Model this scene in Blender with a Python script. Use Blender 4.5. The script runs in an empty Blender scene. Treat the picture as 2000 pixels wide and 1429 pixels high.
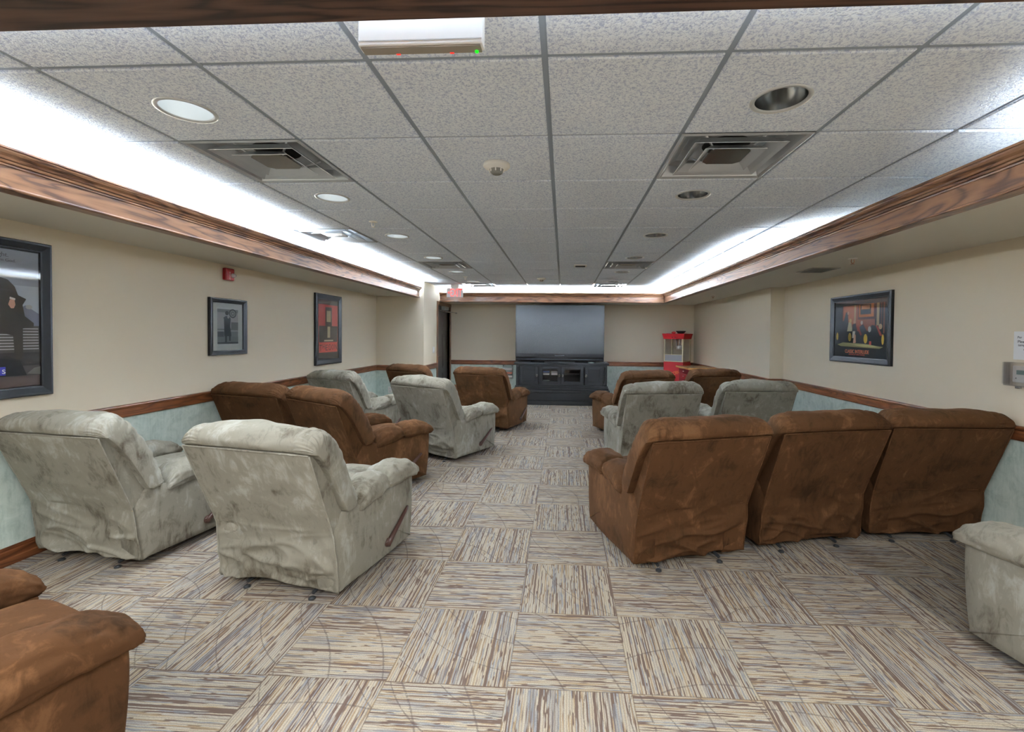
import bpy, math, random
from mathutils import Vector, Matrix, noise
PI = math.pi
R = math.radians
S = bpy.context.scene
COL = S.collection

# ------------------------------------------------------------------ camera
CY, CP, CR = 0.0548, -0.0195, 0.009
FPX = 890.0
cam_d = bpy.data.cameras.new('camera')
cam = bpy.data.objects.new('camera', cam_d)
COL.objects.link(cam)
S.camera = cam
_r = Vector((math.cos(CY), math.sin(CY), 0)); _f = Vector((-math.sin(CY), math.cos(CY), 0)); _u = Vector((0, 0, 1))
_f2 = _f*math.cos(CP) + _u*math.sin(CP); _u2 = -_f*math.sin(CP) + _u*math.cos(CP)
_r3 = _r*math.cos(CR) + _u2*math.sin(CR); _u3 = -_r*math.sin(CR) + _u2*math.cos(CR)
m3 = Matrix((_r3, _u3, -_f2)).transposed()
cam.matrix_world = Matrix.Translation((0, 0, 1.422)) @ m3.to_4x4()
cam_d.sensor_width = 36.0
cam_d.lens = 36.0*FPX/2000.0
cam_d.shift_x = -51.5/2000.0
cam_d.shift_y = -43.2/2000.0
cam_d.clip_start = 0.02

# ------------------------------------------------------------------ world + exposure
W = bpy.data.worlds.new('world'); S.world = W; W.use_nodes = True
W.node_tree.nodes['Background'].inputs[0].default_value = (0.92, 0.95, 1.0, 1)
W.node_tree.nodes['Background'].inputs[1].default_value = 0.22
S.view_settings.view_transform = 'Standard'
S.view_settings.look = 'None'
S.view_settings.gamma = 1.0
S.view_settings.use_curve_mapping = False
S.view_settings.exposure = 1.48
S.cycles.max_bounces = 9
S.cycles.diffuse_bounces = 6
S.cycles.glossy_bounces = 4
S.cycles.transmission_bounces = 6
S.cycles.transparent_max_bounces = 10
S.cycles.sample_clamp_indirect = 6.0
S.cycles.caustics_reflective = False
S.cycles.caustics_refractive = False

def area(name, loc, sx, sy, power, col, rot=(0, 0, 0), spread=180):
    L = bpy.data.lights.new(name, 'AREA'); L.shape = 'RECTANGLE'
    L.size = sx; L.size_y = sy; L.energy = power; L.color = col; L.spread = R(spread)
    o = bpy.data.objects.new(name, L); COL.objects.link(o); o.location = loc; o.rotation_euler = rot
    return o
UP = (PI, 0, 0)
COOL = (0.86, 0.935, 1.0)
KC = 205.0      # cove watts per metre of tube
TUBE_Z = 2.165
coves = [  # x0,y0,x1,y1,gain : runs of fluorescent tube behind the crown moulding
    (-2.86, 0.95, -2.86, 7.90, 1.15),
    (2.28, 0.95, 2.28, 1.70, 0.6),
    (2.28, 4.30, 2.28, 9.30, 1.0),
    (-2.35, 9.40, 2.10, 9.40, 1.0),
    (-2.6, 0.45, 1.9, 0.45, 0.6),
]
for (x0, y0, x1, y1, g) in coves:
    ln = math.hypot(x1-x0, y1-y0)
    area('cove_lamp', ((x0+x1)/2, (y0+y1)/2, TUBE_Z+0.025), 0.30 if x0 == x1 else ln, ln if x0 == x1 else 0.30, KC*ln*g, COOL, UP, 162)
# fill lamps added out of view in the low ceiling behind the camera
FILL_PANELS = [(-1.9, -0.35), (0.0, -0.35), (1.9, -0.35)]
for (x, y) in FILL_PANELS:
    area('fill_panel_lamp', (x, y, 2.06), 0.56, 1.16, 27.0, (0.97, 0.98, 1.0))

# ------------------------------------------------------------------ materials
def new_mat(name):
    m = bpy.data.materials.new(name); m.use_nodes = True
    nt = m.node_tree; b = nt.nodes['Principled BSDF']
    return m, nt, b
def N(nt, t, **k):
    n = nt.nodes.new(t)
    for a, v in k.items(): setattr(n, a, v)
    return n
def rgb(r, g, b):
    f = lambda c: (c/255/12.92) if c/255 <= 0.04045 else ((c/255+0.055)/1.055)**2.4
    return (f(r), f(g), f(b), 1)
def mat(name, col, rough=0.6, metal=0.0, spec=0.5, emit=None, es=0.0, coat=0.0):
    m, nt, b = new_mat(name)
    b.inputs['Base Color'].default_value = col
    b.inputs['Roughness'].default_value = rough
    b.inputs['Metallic'].default_value = metal
    b.inputs['Specular IOR Level'].default_value = spec
    b.inputs['Coat Weight'].default_value = coat
    if emit: b.inputs['Emission Color'].default_value = emit; b.inputs['Emission Strength'].default_value = es
    return m
def ramp(nt, stops, interp='LINEAR'):
    r = N(nt, 'ShaderNodeValToRGB'); r.color_ramp.interpolation = interp
    e = r.color_ramp.elements
    while len(e) < len(stops): e.new(0.5)
    for i, (p, c) in enumerate(stops): e[i].position = p; e[i].color = c
    return r
def objco(nt, scale=(1, 1, 1), rnd=False, loc=(0, 0, 0)):
    tc = N(nt, 'ShaderNodeTexCoord'); mp = N(nt, 'ShaderNodeMapping')
    mp.inputs['Scale'].default_value = scale; mp.inputs['Location'].default_value = loc
    src = tc.outputs['Object']
    if rnd:
        oi = N(nt, 'ShaderNodeObjectInfo'); ml = N(nt, 'ShaderNodeMath', operation='MULTIPLY'); ml.inputs[1].default_value = 37.0
        nt.links.new(oi.outputs['Random'], ml.inputs[0])
        va = N(nt, 'ShaderNodeVectorMath', operation='ADD')
        nt.links.new(src, va.inputs[0]); nt.links.new(ml.outputs[0], va.inputs[1]); src = va.outputs[0]
    nt.links.new(src, mp.inputs['Vector'])
    return mp.outputs[0]
def noise_n(nt, vec, scale, detail=3, rough=0.55, dist=0.0):
    n = N(nt, 'ShaderNodeTexNoise'); n.inputs['Scale'].default_value = scale; n.inputs['Detail'].default_value = detail
    n.inputs['Roughness'].default_value = rough; n.inputs['Distortion'].default_value = dist
    nt.links.new(vec, n.inputs['Vector']); return n.outputs['Fac']
def bump(nt, b, h, strength=0.3, dist=0.01):
    n = N(nt, 'ShaderNodeBump'); n.inputs['Strength'].default_value = strength; n.inputs['Distance'].default_value = dist
    nt.links.new(h, n.inputs['Height']); nt.links.new(n.outputs[0], b.inputs['Normal'])
def mth(nt, op, a, b=None, c=None):
    n = N(nt, 'ShaderNodeMath', operation=op)
    for i, v in enumerate((a, b, c)):
        if v is None: continue
        if isinstance(v, (int, float)): n.inputs[i].default_value = v
        else: nt.links.new(v, n.inputs[i])
    return n.outputs[0]
def mixc(nt, f, a, b, blend='MIX'):
    n = N(nt, 'ShaderNodeMix', data_type='RGBA', blend_type=blend)
    for i, v in ((0, f), (6, a), (7, b)):
        if isinstance(v, (int, float)): n.inputs[i].default_value = v
        elif isinstance(v, tuple): n.inputs[i].default_value = v
        else: nt.links.new(v, n.inputs[i])
    return n.outputs[2]

def suede(name, lo, mid, hi):
    m, nt, b = new_mat(name)
    v = objco(nt, rnd=True)
    big = noise_n(nt, v, 3.4, 8, 0.60, 0.6)
    sm = noise_n(nt, objco(nt, (1, 1, 0.35), rnd=True), 16.0, 6, 0.7, 1.5)
    mx = mth(nt, 'ADD', mth(nt, 'MULTIPLY', big, 0.64), mth(nt, 'MULTIPLY', sm, 0.36))
    r = ramp(nt, [(0.36, lo), (0.48, mid), (0.53, mid), (0.62, hi)])
    nt.links.new(mx, r.inputs[0]); nt.links.new(r.outputs[0], b.inputs['Base Color'])
    b.inputs['Roughness'].default_value = 0.95
    b.inputs['Specular IOR Level'].default_value = 0.1
    b.inputs['Sheen Weight'].default_value = 0.35
    b.inputs['Sheen Roughness'].default_value = 0.4
    b.inputs['Sheen Tint'].default_value = hi
    fine = noise_n(nt, v, 420.0, 2)
    wr = noise_n(nt, v, 16.0, 3, 0.5, 0.6)
    bump(nt, b, mth(nt, 'ADD', mth(nt, 'MULTIPLY', fine, 0.04), mth(nt, 'MULTIPLY', wr, 0.5)), 0.35, 0.012)
    return m
def wood(name, axis, base, dark, light, rough=0.32, sc=1.0):
    # axis 0/1/2: direction the grain runs along
    m, nt, b = new_mat(name)
    s = [2.2*sc]*3; s[axis] = 0.30*sc
    v = objco(nt, tuple(s))
    n = noise_n(nt, v, 3.6, 2.5, 0.5, 0.5)
    ring = mth(nt, 'PINGPONG', mth(nt, 'MULTIPLY', n, 18.0), 1.0)
    s2 = [150*sc]*3; s2[axis] = 5*sc
    fib = noise_n(nt, objco(nt, tuple(s2)), 1.0, 3, 0.6)
    r = ramp(nt, [(0.0, dark), (0.16, dark), (0.42, base), (1.0, light)])
    mixv = mth(nt, 'ADD', mth(nt, 'MULTIPLY', ring, 0.75), mth(nt, 'MULTIPLY', mth(nt, 'SUBTRACT', fib, 0.3), 0.6))
    nt.links.new(mixv, r.inputs[0])
    nt.links.new(r.outputs[0], b.inputs['Base Color'])
    b.inputs['Roughness'].default_value = rough
    bump(nt, b, fib, 0.08, 0.002)
    return m
OB, OD, OL = rgb(118, 82, 56), rgb(72, 46, 33), rgb(136, 98, 70)
WX = wood('oak_along_x', 0, OB, OD, OL); WY = wood('oak_along_y', 1, OB, OD, OL); WZ = wood('oak_along_z', 2, OB, OD, OL)
RX = wood('rail_oak_x', 0, rgb(112, 66, 38), rgb(82, 46, 27), rgb(128, 80, 48)); RY = wood('rail_oak_y', 1, rgb(112, 66, 38), rgb(82, 46, 27), rgb(128, 80, 48))
SUEDE_G = suede('grey_suede', rgb(84, 77, 64), rgb(133, 129, 116), rgb(158, 156, 145))
SUEDE_B = suede('brown_suede', rgb(50, 34, 20), rgb(76, 51, 31), rgb(100, 70, 45))
BLACKM = mat('black_steel', rgb(26, 26, 28), 0.5)
GREYPL = mat('grey_plastic_foot', rgb(48, 50, 52), 0.4)
LEVERM = mat('brown_lever_plastic', rgb(72, 48, 40), 0.35)
PIN = mat('brass_pin', rgb(190, 150, 80), 0.3, 1.0)

def paint(name, col, bs=0.05):
    m, nt, b = new_mat(name)
    b.inputs['Base Color'].default_value = col; b.inputs['Roughness'].default_value = 0.7
    b.inputs['Specular IOR Level'].default_value = 0.25
    bump(nt, b, noise_n(nt, objco(nt), 160.0, 2), bs, 0.002)
    return m
BEIGE = paint('beige_wall_paint', rgb(222, 211, 189))
SOFF = paint('soffit_paint', rgb(212, 208, 196))
WHITEP = paint('trough_white_paint', rgb(225, 225, 220))
def wallpaper():
    m, nt, b = new_mat('sage_wallpaper')
    v = objco(nt)
    a = noise_n(nt, v, 9.0, 6, 0.7, 1.0); c = noise_n(nt, objco(nt, (60, 60, 8)), 1.0, 4, 0.6)
    f = mth(nt, 'ADD', mth(nt, 'MULTIPLY', a, 0.7), mth(nt, 'MULTIPLY', c, 0.3))
    r = ramp(nt, [(0.30, rgb(158, 178, 170)), (0.5, rgb(194, 208, 199)), (0.70, rgb(214, 223, 215))])
    nt.links.new(f, r.inputs[0]); nt.links.new(r.outputs[0], b.inputs['Base Color'])
    b.inputs['Roughness'].default_value = 0.55; b.inputs['Specular IOR Level'].default_value = 0.3
    return m
SAGE = wallpaper()
def tile_mat():
    m, nt, b = new_mat('fissured_ceiling_tile')
    v = objco(nt)
    n1 = noise_n(nt, v, 95.0, 3, 0.6, 0.8); n2 = noise_n(nt, v, 210.0, 2, 0.5)
    h = mth(nt, 'ADD', mth(nt, 'MULTIPLY', n1, 0.75), mth(nt, 'MULTIPLY', n2, 0.25))
    r = ramp(nt, [(0.39, rgb(190, 202, 226)), (0.53, rgb(238, 246, 255))])
    nt.links.new(h, r.inputs[0]); nt.links.new(r.outputs[0], b.inputs['Base Color'])
    b.inputs['Roughness'].default_value = 0.95; b.inputs['Specular IOR Level'].default_value = 0.1
    bump(nt, b, h, 0.8, 0.006)
    return m
TILE = tile_mat()
GRID = mat('ceiling_grid_steel', rgb(152, 164, 178), 0.5)
def carpet():
    m, nt, b = new_mat('striped_carpet_tiles')
    tc = N(nt, 'ShaderNodeTexCoord'); sp = N(nt, 'ShaderNodeSeparateXYZ'); nt.links.new(tc.outputs['Object'], sp.inputs[0])
    X = mth(nt, 'DIVIDE', mth(nt, 'ADD', sp.outputs[0], 0.213), 0.5)
    Y = mth(nt, 'DIVIDE', mth(nt, 'SUBTRACT', sp.outputs[1], 1.802), 0.5)
    ix, iy = mth(nt, 'FLOOR', X), mth(nt, 'FLOOR', Y)
    fx, fy = mth(nt, 'FRACT', X), mth(nt, 'FRACT', Y)
    par = mth(nt, 'FLOORED_MODULO', mth(nt, 'ADD', ix, iy), 2.0)       # 0: horizontal, 1: stripes run along y
    u = mth(nt, 'ADD', mth(nt, 'MULTIPLY', par, fy), mth(nt, 'MULTIPLY', mth(nt, 'SUBTRACT', 1.0, par), fx))   # along the stripes
    w = mth(nt, 'ADD', mth(nt, 'MULTIPLY', par, fx), mth(nt, 'MULTIPLY', mth(nt, 'SUBTRACT', 1.0, par), fy))   # across
    cid = N(nt, 'ShaderNodeCombineXYZ'); nt.links.new(ix, cid.inputs[0]); nt.links.new(iy, cid.inputs[1])
    wn = N(nt, 'ShaderNodeTexWhiteNoise', noise_dimensions='3D'); nt.links.new(cid.outputs[0], wn.inputs['Vector'])
    ws = N(nt, 'ShaderNodeSeparateColor'); nt.links.new(wn.outputs['Color'], ws.inputs[0])
    def cmb(a, bb, c):
        q = N(nt, 'ShaderNodeCombineXYZ')
        for i, v in enumerate((a, bb, c)):
            if isinstance(v, (int, float)): q.inputs[i].default_value = v
            else: nt.links.new(v, q.inputs[i])
        return q.outputs[0]
    seed = mth(nt, 'MULTIPLY', wn.outputs['Value'], 91.0)
    wob = mth(nt, 'SUBTRACT', noise_n(nt, cmb(mth(nt, 'MULTIPLY', u, 12.0), mth(nt, 'MULTIPLY', w, 10.0), seed), 1.0, 2), 0.5)
    # ribs: each ribbon of yarn 1/72 of a tile, colour changes at random along it
    line = mth(nt, 'FLOOR', mth(nt, 'MULTIPLY', mth(nt, 'ADD', w, mth(nt, 'MULTIPLY', wob, 0.010)), 92.0))
    jit = N(nt, 'ShaderNodeTexWhiteNoise', noise_dimensions='2D'); nt.links.new(cmb(line, seed, 0), jit.inputs['Vector'])
    n1 = noise_n(nt, cmb(mth(nt, 'MULTIPLY', u, 1.15), mth(nt, 'MULTIPLY', line, 1.37), seed), 1.0, 2, 0.7)
    n2 = noise_n(nt, cmb(mth(nt, 'MULTIPLY', u, 3.6), mth(nt, 'MULTIPLY', line, 3.3), mth(nt, 'ADD', seed, 7.0)), 1.0, 1, 0.5)
    f = mth(nt, 'ADD', mth(nt, 'ADD', mth(nt, 'MULTIPLY', n1, 0.50), mth(nt, 'MULTIPLY', n2, 0.13)), mth(nt, 'MULTIPLY', jit.outputs['Value'], 0.37))
    r = ramp(nt, [(0.0, rgb(112, 96, 86)), (0.372, rgb(122, 104, 92)), (0.39, rgb(192, 185, 169)), (0.455, rgb(198, 191, 175)), (0.465, rgb(150, 130, 108)),
                  (0.49, rgb(188, 166, 132)), (0.535, rgb(199, 192, 175)), (0.55, rgb(150, 156, 162)), (0.575, rgb(176, 178, 172)), (0.590, rgb(122, 104, 94)), (0.605, rgb(114, 98, 90)), (0.613, rgb(204, 193, 170))], 'LINEAR')
    nt.links.new(f, r.inputs[0])
    col = r.outputs[0]
    blu = noise_n(nt, cmb(mth(nt, 'MULTIPLY', u, 1.5), mth(nt, 'MULTIPLY', w, 14.0), mth(nt, 'ADD', seed, 31.0)), 1.0, 2, 0.5)
    bf = mth(nt, 'MULTIPLY', mth(nt, 'GREATER_THAN', blu, 0.60), 0.42)
    col = mixc(nt, bf, col, rgb(138, 146, 156))
    # thin dark arcs drawn over some tiles
    def arcs(ox, oy, scale, width, thr, ch):
        cx = mth(nt, 'ADD', mth(nt, 'MULTIPLY', ws.outputs[ch], 1.6), ox); cy = mth(nt, 'ADD', mth(nt, 'MULTIPLY', ws.outputs[(ch+1) % 3], 1.6), oy)
        dx = mth(nt, 'SUBTRACT', u, cx); dy = mth(nt, 'SUBTRACT', w, cy)
        d = mth(nt, 'SQRT', mth(nt, 'ADD', mth(nt, 'MULTIPLY', dx, dx), mth(nt, 'MULTIPLY', dy, dy)))
        fr = mth(nt, 'ABSOLUTE', mth(nt, 'SUBTRACT', mth(nt, 'FRACT', mth(nt, 'MULTIPLY', d, scale)), 0.5))
        on = mth(nt, 'LESS_THAN', fr, width)
        gate = mth(nt, 'GREATER_THAN', mth(nt, 'FRACT', mth(nt, 'MULTIPLY', seed, 1.7+ch)), thr)
        return mth(nt, 'MULTIPLY', on, gate)
    a1 = arcs(-1.9, -0.8, 2.3, 0.017, 0.35, 0); a2 = arcs(0.7, 0.9, 2.9, 0.016, 0.45, 1)
    a = mth(nt, 'MAXIMUM', a1, a2)
    brk = mth(nt, 'GREATER_THAN', noise_n(nt, cmb(mth(nt, 'MULTIPLY', u, 60.0), mth(nt, 'MULTIPLY', w, 60.0), seed), 1.0, 1), 0.40)
    col = mixc(nt, mth(nt, 'MULTIPLY', mth(nt, 'MULTIPLY', a, brk), 0.55), col, rgb(96, 88, 88))
    # tile joint
    jx = mth(nt, 'LESS_THAN', mth(nt, 'MINIMUM', mth(nt, 'MINIMUM', fx, mth(nt, 'SUBTRACT', 1.0, fx)), mth(nt, 'MINIMUM', fy, mth(nt, 'SUBTRACT', 1.0, fy))), 0.006)
    col = mixc(nt, mth(nt, 'MULTIPLY', jx, 0.45), col, rgb(120, 104, 84))
    gap = mth(nt, 'GREATER_THAN', mth(nt, 'ABSOLUTE', mth(nt, 'SUBTRACT', mth(nt, 'FRACT', mth(nt, 'MULTIPLY', mth(nt, 'ADD', w, mth(nt, 'MULTIPLY', wob, 0.010)), 46.0)), 0.5)), 0.37)
    col = mixc(nt, mth(nt, 'MULTIPLY', gap, 0.42), col, rgb(104, 90, 82))
    # tuft speckle
    tf = noise_n(nt, tc.outputs['Object'], 260.0, 2, 0.6)
    col = mixc(nt, mth(nt, 'MULTIPLY', mth(nt, 'SUBTRACT', tf, 0.30), 1.1), col, rgb(104, 90, 80))
    col = mixc(nt, 1.0, col, (0.78, 0.77, 0.77, 1), 'MULTIPLY')
    nt.links.new(col, b.inputs['Base Color'])
    b.inputs['Roughness'].default_value = 0.97; b.inputs['Specular IOR Level'].default_value = 0.08
    rib = mth(nt, 'PINGPONG', mth(nt, 'MULTIPLY', w, 92.0), 0.5)
    bump(nt, b, mth(nt, 'ADD', rib, mth(nt, 'MULTIPLY', tf, 0.8)), 0.5, 0.004)
    return m
CARPET = carpet()
def glass_mat(name='clear_glass', tint=(1, 1, 1, 1), gl=0.14):
    m = bpy.data.materials.new(name); m.use_nodes = True; nt = m.node_tree; nt.nodes.clear()
    o = N(nt, 'ShaderNodeOutputMaterial'); t = N(nt, 'ShaderNodeBsdfTransparent'); g = N(nt, 'ShaderNodeBsdfGlossy'); mx = N(nt, 'ShaderNodeMixShader')
    fr = N(nt, 'ShaderNodeLayerWeight'); fr.inputs[0].default_value = 0.25
    t.inputs[0].default_value = tint; g.inputs['Roughness'].default_value = 0.03
    nt.links.new(mth(nt, 'MULTIPLY_ADD', fr.outputs['Fresnel'], 0.22, gl*0.15), mx.inputs[0])
    nt.links.new(t.outputs[0], mx.inputs[1]); nt.links.new(g.outputs[0], mx.inputs[2]); nt.links.new(mx.outputs[0], o.inputs[0])
    return m
GLASS = glass_mat()
CLEARPL = glass_mat('clear_plastic', (0.97, 0.97, 0.98, 1), 0.5)
BLACKW = mat('black_painted_wood', rgb(30, 30, 31), 0.4, 0.0, 0.35)
FRAME_BLK = mat('black_picture_frame', rgb(26, 26, 26), 0.45, 0.0, 0.25)
SCREEN = mat('tv_screen', rgb(30, 38, 38), 0.27, 0.0, 1.0)
GLOSSBLK = mat('gloss_black_plastic', rgb(14, 15, 17), 0.15)
CHROME = mat('brushed_chrome', rgb(200, 203, 206), 0.18, 1.0)
ALU = mat('satin_aluminium', rgb(208, 214, 220), 0.26, 0.5)
DARK = mat('dark_duct', rgb(22, 22, 24), 0.8)
WHITEPL = mat('white_plastic', rgb(228, 226, 220), 0.45)
LENS_ON = mat('lit_lamp_lens', rgb(235, 240, 242), 0.4, emit=(0.92, 0.98, 1.0, 1), es=2.2)
LENS_OFF = mat('unlit_lamp_glass', rgb(150, 146, 136), 0.3)
TUBE = mat('fluorescent_tube', rgb(240, 240, 240), 0.4, emit=(0.93, 0.98, 1.0, 1), es=3.0)
PANEL = mat('fill_panel_diffuser', rgb(240, 240, 235), 0.5, emit=(1, 0.96, 0.9, 1), es=2.5)  # emission for the added, unseen fill panels
RED = mat('red_enamel', rgb(176, 24, 30), 0.35)
REDDK = mat('dark_red_painted_wood', rgb(140, 30, 36), 0.45)
FIRE = mat('fire_alarm_red', rgb(150, 20, 24), 0.35)
RLED = mat('red_lit_letters', rgb(250, 60, 50), 0.5, emit=rgb(255, 80, 70), es=0.42)
GLED = mat('green_led', rgb(20, 220, 30), 0.5, emit=rgb(10, 235, 20), es=0.8)
RGLOW = mat('red_leak_glow', rgb(230, 60, 50), 0.5, emit=rgb(255, 50, 40), es=0.4)  # emission imitates red light spilling round the exit sign
DOORM = mat('dark_brown_door_paint', rgb(52, 42, 40), 0.35)
PAPER = mat('white_paper', rgb(235, 236, 236), 0.8)
INK = mat('black_ink', rgb(40, 40, 44), 0.8)
GRNHL = mat('green_highlighter', rgb(120, 200, 90), 0.8)
LCD = mat('grey_green_lcd', rgb(130, 158, 152), 0.3)

# ------------------------------------------------------------------ mesh builder
class MB:
    def __init__(s): s.v = []; s.f = []; s.m = []
    def add(s, vs, fs, mi=0):
        o = len(s.v); s.v += [tuple(p) for p in vs]
        for k, f in enumerate(fs): s.f.append([i+o for i in f]); s.m.append(mi if isinstance(mi, int) else mi[k])
        return s
    def box(s, x0, x1, y0, y1, z0, z1, mi=0):
        v = [(x, y, z) for z in (z0, z1) for y in (y0, y1) for x in (x0, x1)]
        return s.add(v, [(0, 2, 3, 1), (4, 5, 7, 6), (0, 1, 5, 4), (2, 6, 7, 3), (0, 4, 6, 2), (1, 3, 7, 5)], mi)
    def prism(s, pts, axis, a0, a1, mi=0):
        # pts: 2D outline in the plane normal to axis; axis 0 -> (y,z), 1 -> (x,z), 2 -> (x,y)
        def P(p, a): return {0: (a, p[0], p[1]), 1: (p[0], a, p[1]), 2: (p[0], p[1], a)}[axis]
        n = len(pts); ar = sum(pts[i][0]*pts[(i+1) % n][1]-pts[(i+1) % n][0]*pts[i][1] for i in range(n))
        q = list(pts) if (ar > 0) != (axis == 1) else list(reversed(pts))
        v = [P(p, a0) for p in q]+[P(p, a1) for p in q]
        f = [tuple(reversed(range(n))), tuple(range(n, 2*n))]+[(i, (i+1) % n, n+(i+1) % n, n+i) for i in range(n)]
        return s.add(v, f, mi)
    def tube(s, path, r, n=10, mi=0, cap=True):
        path = [Vector(p) for p in path]; rs = r if isinstance(r, (list, tuple)) else [r]*len(path)
        v = []; up = None
        for i, p in enumerate(path):
            d = (path[min(i+1, len(path)-1)]-path[max(i-1, 0)]).normalized()
            if up is None: up = d.orthogonal().normalized()
            up = (up-d*up.dot(d)).normalized(); sd = d.cross(up)
            v += [p+(up*math.cos(2*PI*k/n)+sd*math.sin(2*PI*k/n))*rs[i] for k in range(n)]
        f = []
        for i in range(len(path)-1):
            for k in range(n): f.append((i*n+k, i*n+(k+1) % n, (i+1)*n+(k+1) % n, (i+1)*n+k))
        if cap: f += [tuple(reversed(range(n))), tuple(range((len(path)-1)*n, len(path)*n))]
        return s.add(v, f, mi)
    def lathe(s, prof, c=(0, 0, 0), n=28, mi=0, axis=2):
        v = []
        for (r, h) in prof:
            for k in range(n):
                a = 2*PI*k/n; p = (r*math.cos(a), r*math.sin(a), h)
                if axis == 1: p = (p[0], -p[2], p[1])
                if axis == 0: p = (p[2], p[0], p[1])
                v.append((c[0]+p[0], c[1]+p[1], c[2]+p[2]))
        f = []
        for i in range(len(prof)-1):
            for k in range(n): f.append((i*n+k, i*n+(k+1) % n, (i+1)*n+(k+1) % n, (i+1)*n+k))
        return s.add(v, f, mi)
    def rings(s, rs, mi=0, close=True):
        n = len(rs[0]); v = [p for r in rs for p in r]; f = []
        for i in range(len(rs)-1):
            for k in range(n): f.append((i*n+k, i*n+(k+1) % n, (i+1)*n+(k+1) % n, (i+1)*n+k))
        if close: f += [tuple(reversed(range(n))), tuple(range((len(rs)-1)*n, len(rs)*n))]
        return s.add(v, f, mi)
    def grid(s, fn, nu, nv, mi=0):
        v = [fn(i/nu, j/nv) for i in range(nu+1) for j in range(nv+1)]
        f = [(i*(nv+1)+j, (i+1)*(nv+1)+j, (i+1)*(nv+1)+j+1, i*(nv+1)+j+1) for i in range(nu) for j in range(nv)]
        return s.add(v, f, mi)
    def build(s, name, mats, parent=None, smooth=False, bevel=0.0, seg=2, sub=0, fixn=False, solid=0.0):
        me = bpy.data.meshes.new(name); me.from_pydata(s.v, [], s.f)
        if not isinstance(mats, (list, tuple)): mats = [mats]
        for m in mats: me.materials.append(m)
        me.polygons.foreach_set('material_index', s.m)
        if smooth: me.polygons.foreach_set('use_smooth', [True]*len(s.f))
        if fixn:
            import bmesh
            bm = bmesh.new(); bm.from_mesh(me); bmesh.ops.recalc_face_normals(bm, faces=bm.faces); bm.to_mesh(me); bm.free()
        me.update()
        o = bpy.data.objects.new(name, me); COL.objects.link(o)
        if parent is not None: o.parent = parent
        if solid:
            md = o.modifiers.new('solid', 'SOLIDIFY'); md.thickness = solid; md.offset = 0
        if bevel:
            md = o.modifiers.new('bevel', 'BEVEL'); md.width = bevel; md.segments = seg; md.limit_method = 'ANGLE'; md.angle_limit = R(35)
        if sub:
            md = o.modifiers.new('sub', 'SUBSURF'); md.levels = sub; md.render_levels = sub
        return o
def empty(name, loc=(0, 0, 0), rz=0.0):
    o = bpy.data.objects.new(name, None); COL.objects.link(o); o.location = loc; o.rotation_euler = (0, 0, rz); o.empty_display_size = 0.1
    return o
def tag(o, label, cat, group=None, kind=None):
    o['label'] = label; o['category'] = cat
    if group: o['group'] = group
    if kind: o['kind'] = kind
    return o
def struct(o, label=None):
    o['kind'] = 'structure'
    if label: o['label'] = label
    return o
def dup(root, name=None):
    r = root.copy(); COL.objects.link(r)
    for ch in list(root.children):
        c = ch.copy(); COL.objects.link(c); c.parent = r
        for g in list(ch.children):
            d = g.copy(); COL.objects.link(d); d.parent = c
    return r
def lettering(text, name, width, loc, material, parent, height=None, depth=0.0006, align='CENTER', face='-Y', roll=0.0, shear=0.0):
    cu = bpy.data.curves.new('t', 'FONT'); cu.body = text; cu.extrude = 0.0; cu.align_x = 'CENTER'; cu.align_y = 'CENTER'
    t = bpy.data.objects.new('t', cu); COL.objects.link(t)
    dg = bpy.context.evaluated_depsgraph_get(); me = bpy.data.meshes.new_from_object(t.evaluated_get(dg))
    bpy.data.objects.remove(t); bpy.data.curves.remove(cu)
    xs = [v.co.x for v in me.vertices]; ys = [v.co.y for v in me.vertices]
    cx, cy = (min(xs)+max(xs))/2, (min(ys)+max(ys))/2; w, h = max(xs)-min(xs), max(ys)-min(ys)
    sx = width/w; sy = sx if height is None else height/h
    for v in me.vertices:
        a, b = (v.co.x-cx)*sx, (v.co.y-cy)*sy
        if roll: a, b = a*math.cos(roll)-b*math.sin(roll), a*math.sin(roll)+b*math.cos(roll)
        v.co = (loc[0]+a, loc[1], loc[2]+b)
    me.materials.append(material); me.name = name
    o = bpy.data.objects.new(name, me); COL.objects.link(o); o.parent = parent
    md = o.modifiers.new('solid', 'SOLIDIFY'); md.thickness = depth; md.offset = 0
    return o

# ------------------------------------------------------------------ room dimensions
XL, XR, XR2, YE, YB = -3.346, 2.96, 2.78, 7.98, 9.90
XD, YJ, YN = -2.48, 6.30, -3.0
ZC, ZS = 2.355, 2.088
RAIL0, RAIL1 = 0.765, 0.862
DY0, DY1, DZ = 8.875, 9.84, 2.0

MB().box(XL-0.1, XR+0.1, YN-0.1, YB+0.1, -0.1, 0.0).build('floor', CARPET)
struct(bpy.data.objects['floor'], 'carpet of striped tiles in beige, brown and blue grey')
def wallbox(mb, x0, x1, y0, y1, z0=0.0, z1=2.45):
    zm = (RAIL0+RAIL1)/2
    if z0 < zm: mb.box(x0, x1, y0, y1, z0, min(zm, z1), 1)
    if z1 > zm: mb.box(x0, x1, y0, y1, max(zm, z0), z1, 0)
WM = [BEIGE, SAGE]
w = MB(); wallbox(w, XL-0.1, XL, YN, YE); struct(w.build('wall_left', WM))
w = MB(); wallbox(w, XL-0.1, XD, YE, YE+0.1); struct(w.build('wall_left_end', WM))
w = MB(); wallbox(w, XD-0.1, XD, YE+0.1, DY0); wallbox(w, XD-0.1, XD, DY1, YB); w.box(XD-0.1, XD, DY0, DY1, DZ, 2.45, 0); struct(w.build('wall_doorway', WM))
w = MB(); wallbox(w, XD-0.1, XR2, YB, YB+0.1); struct(w.build('wall_back', WM))
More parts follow.
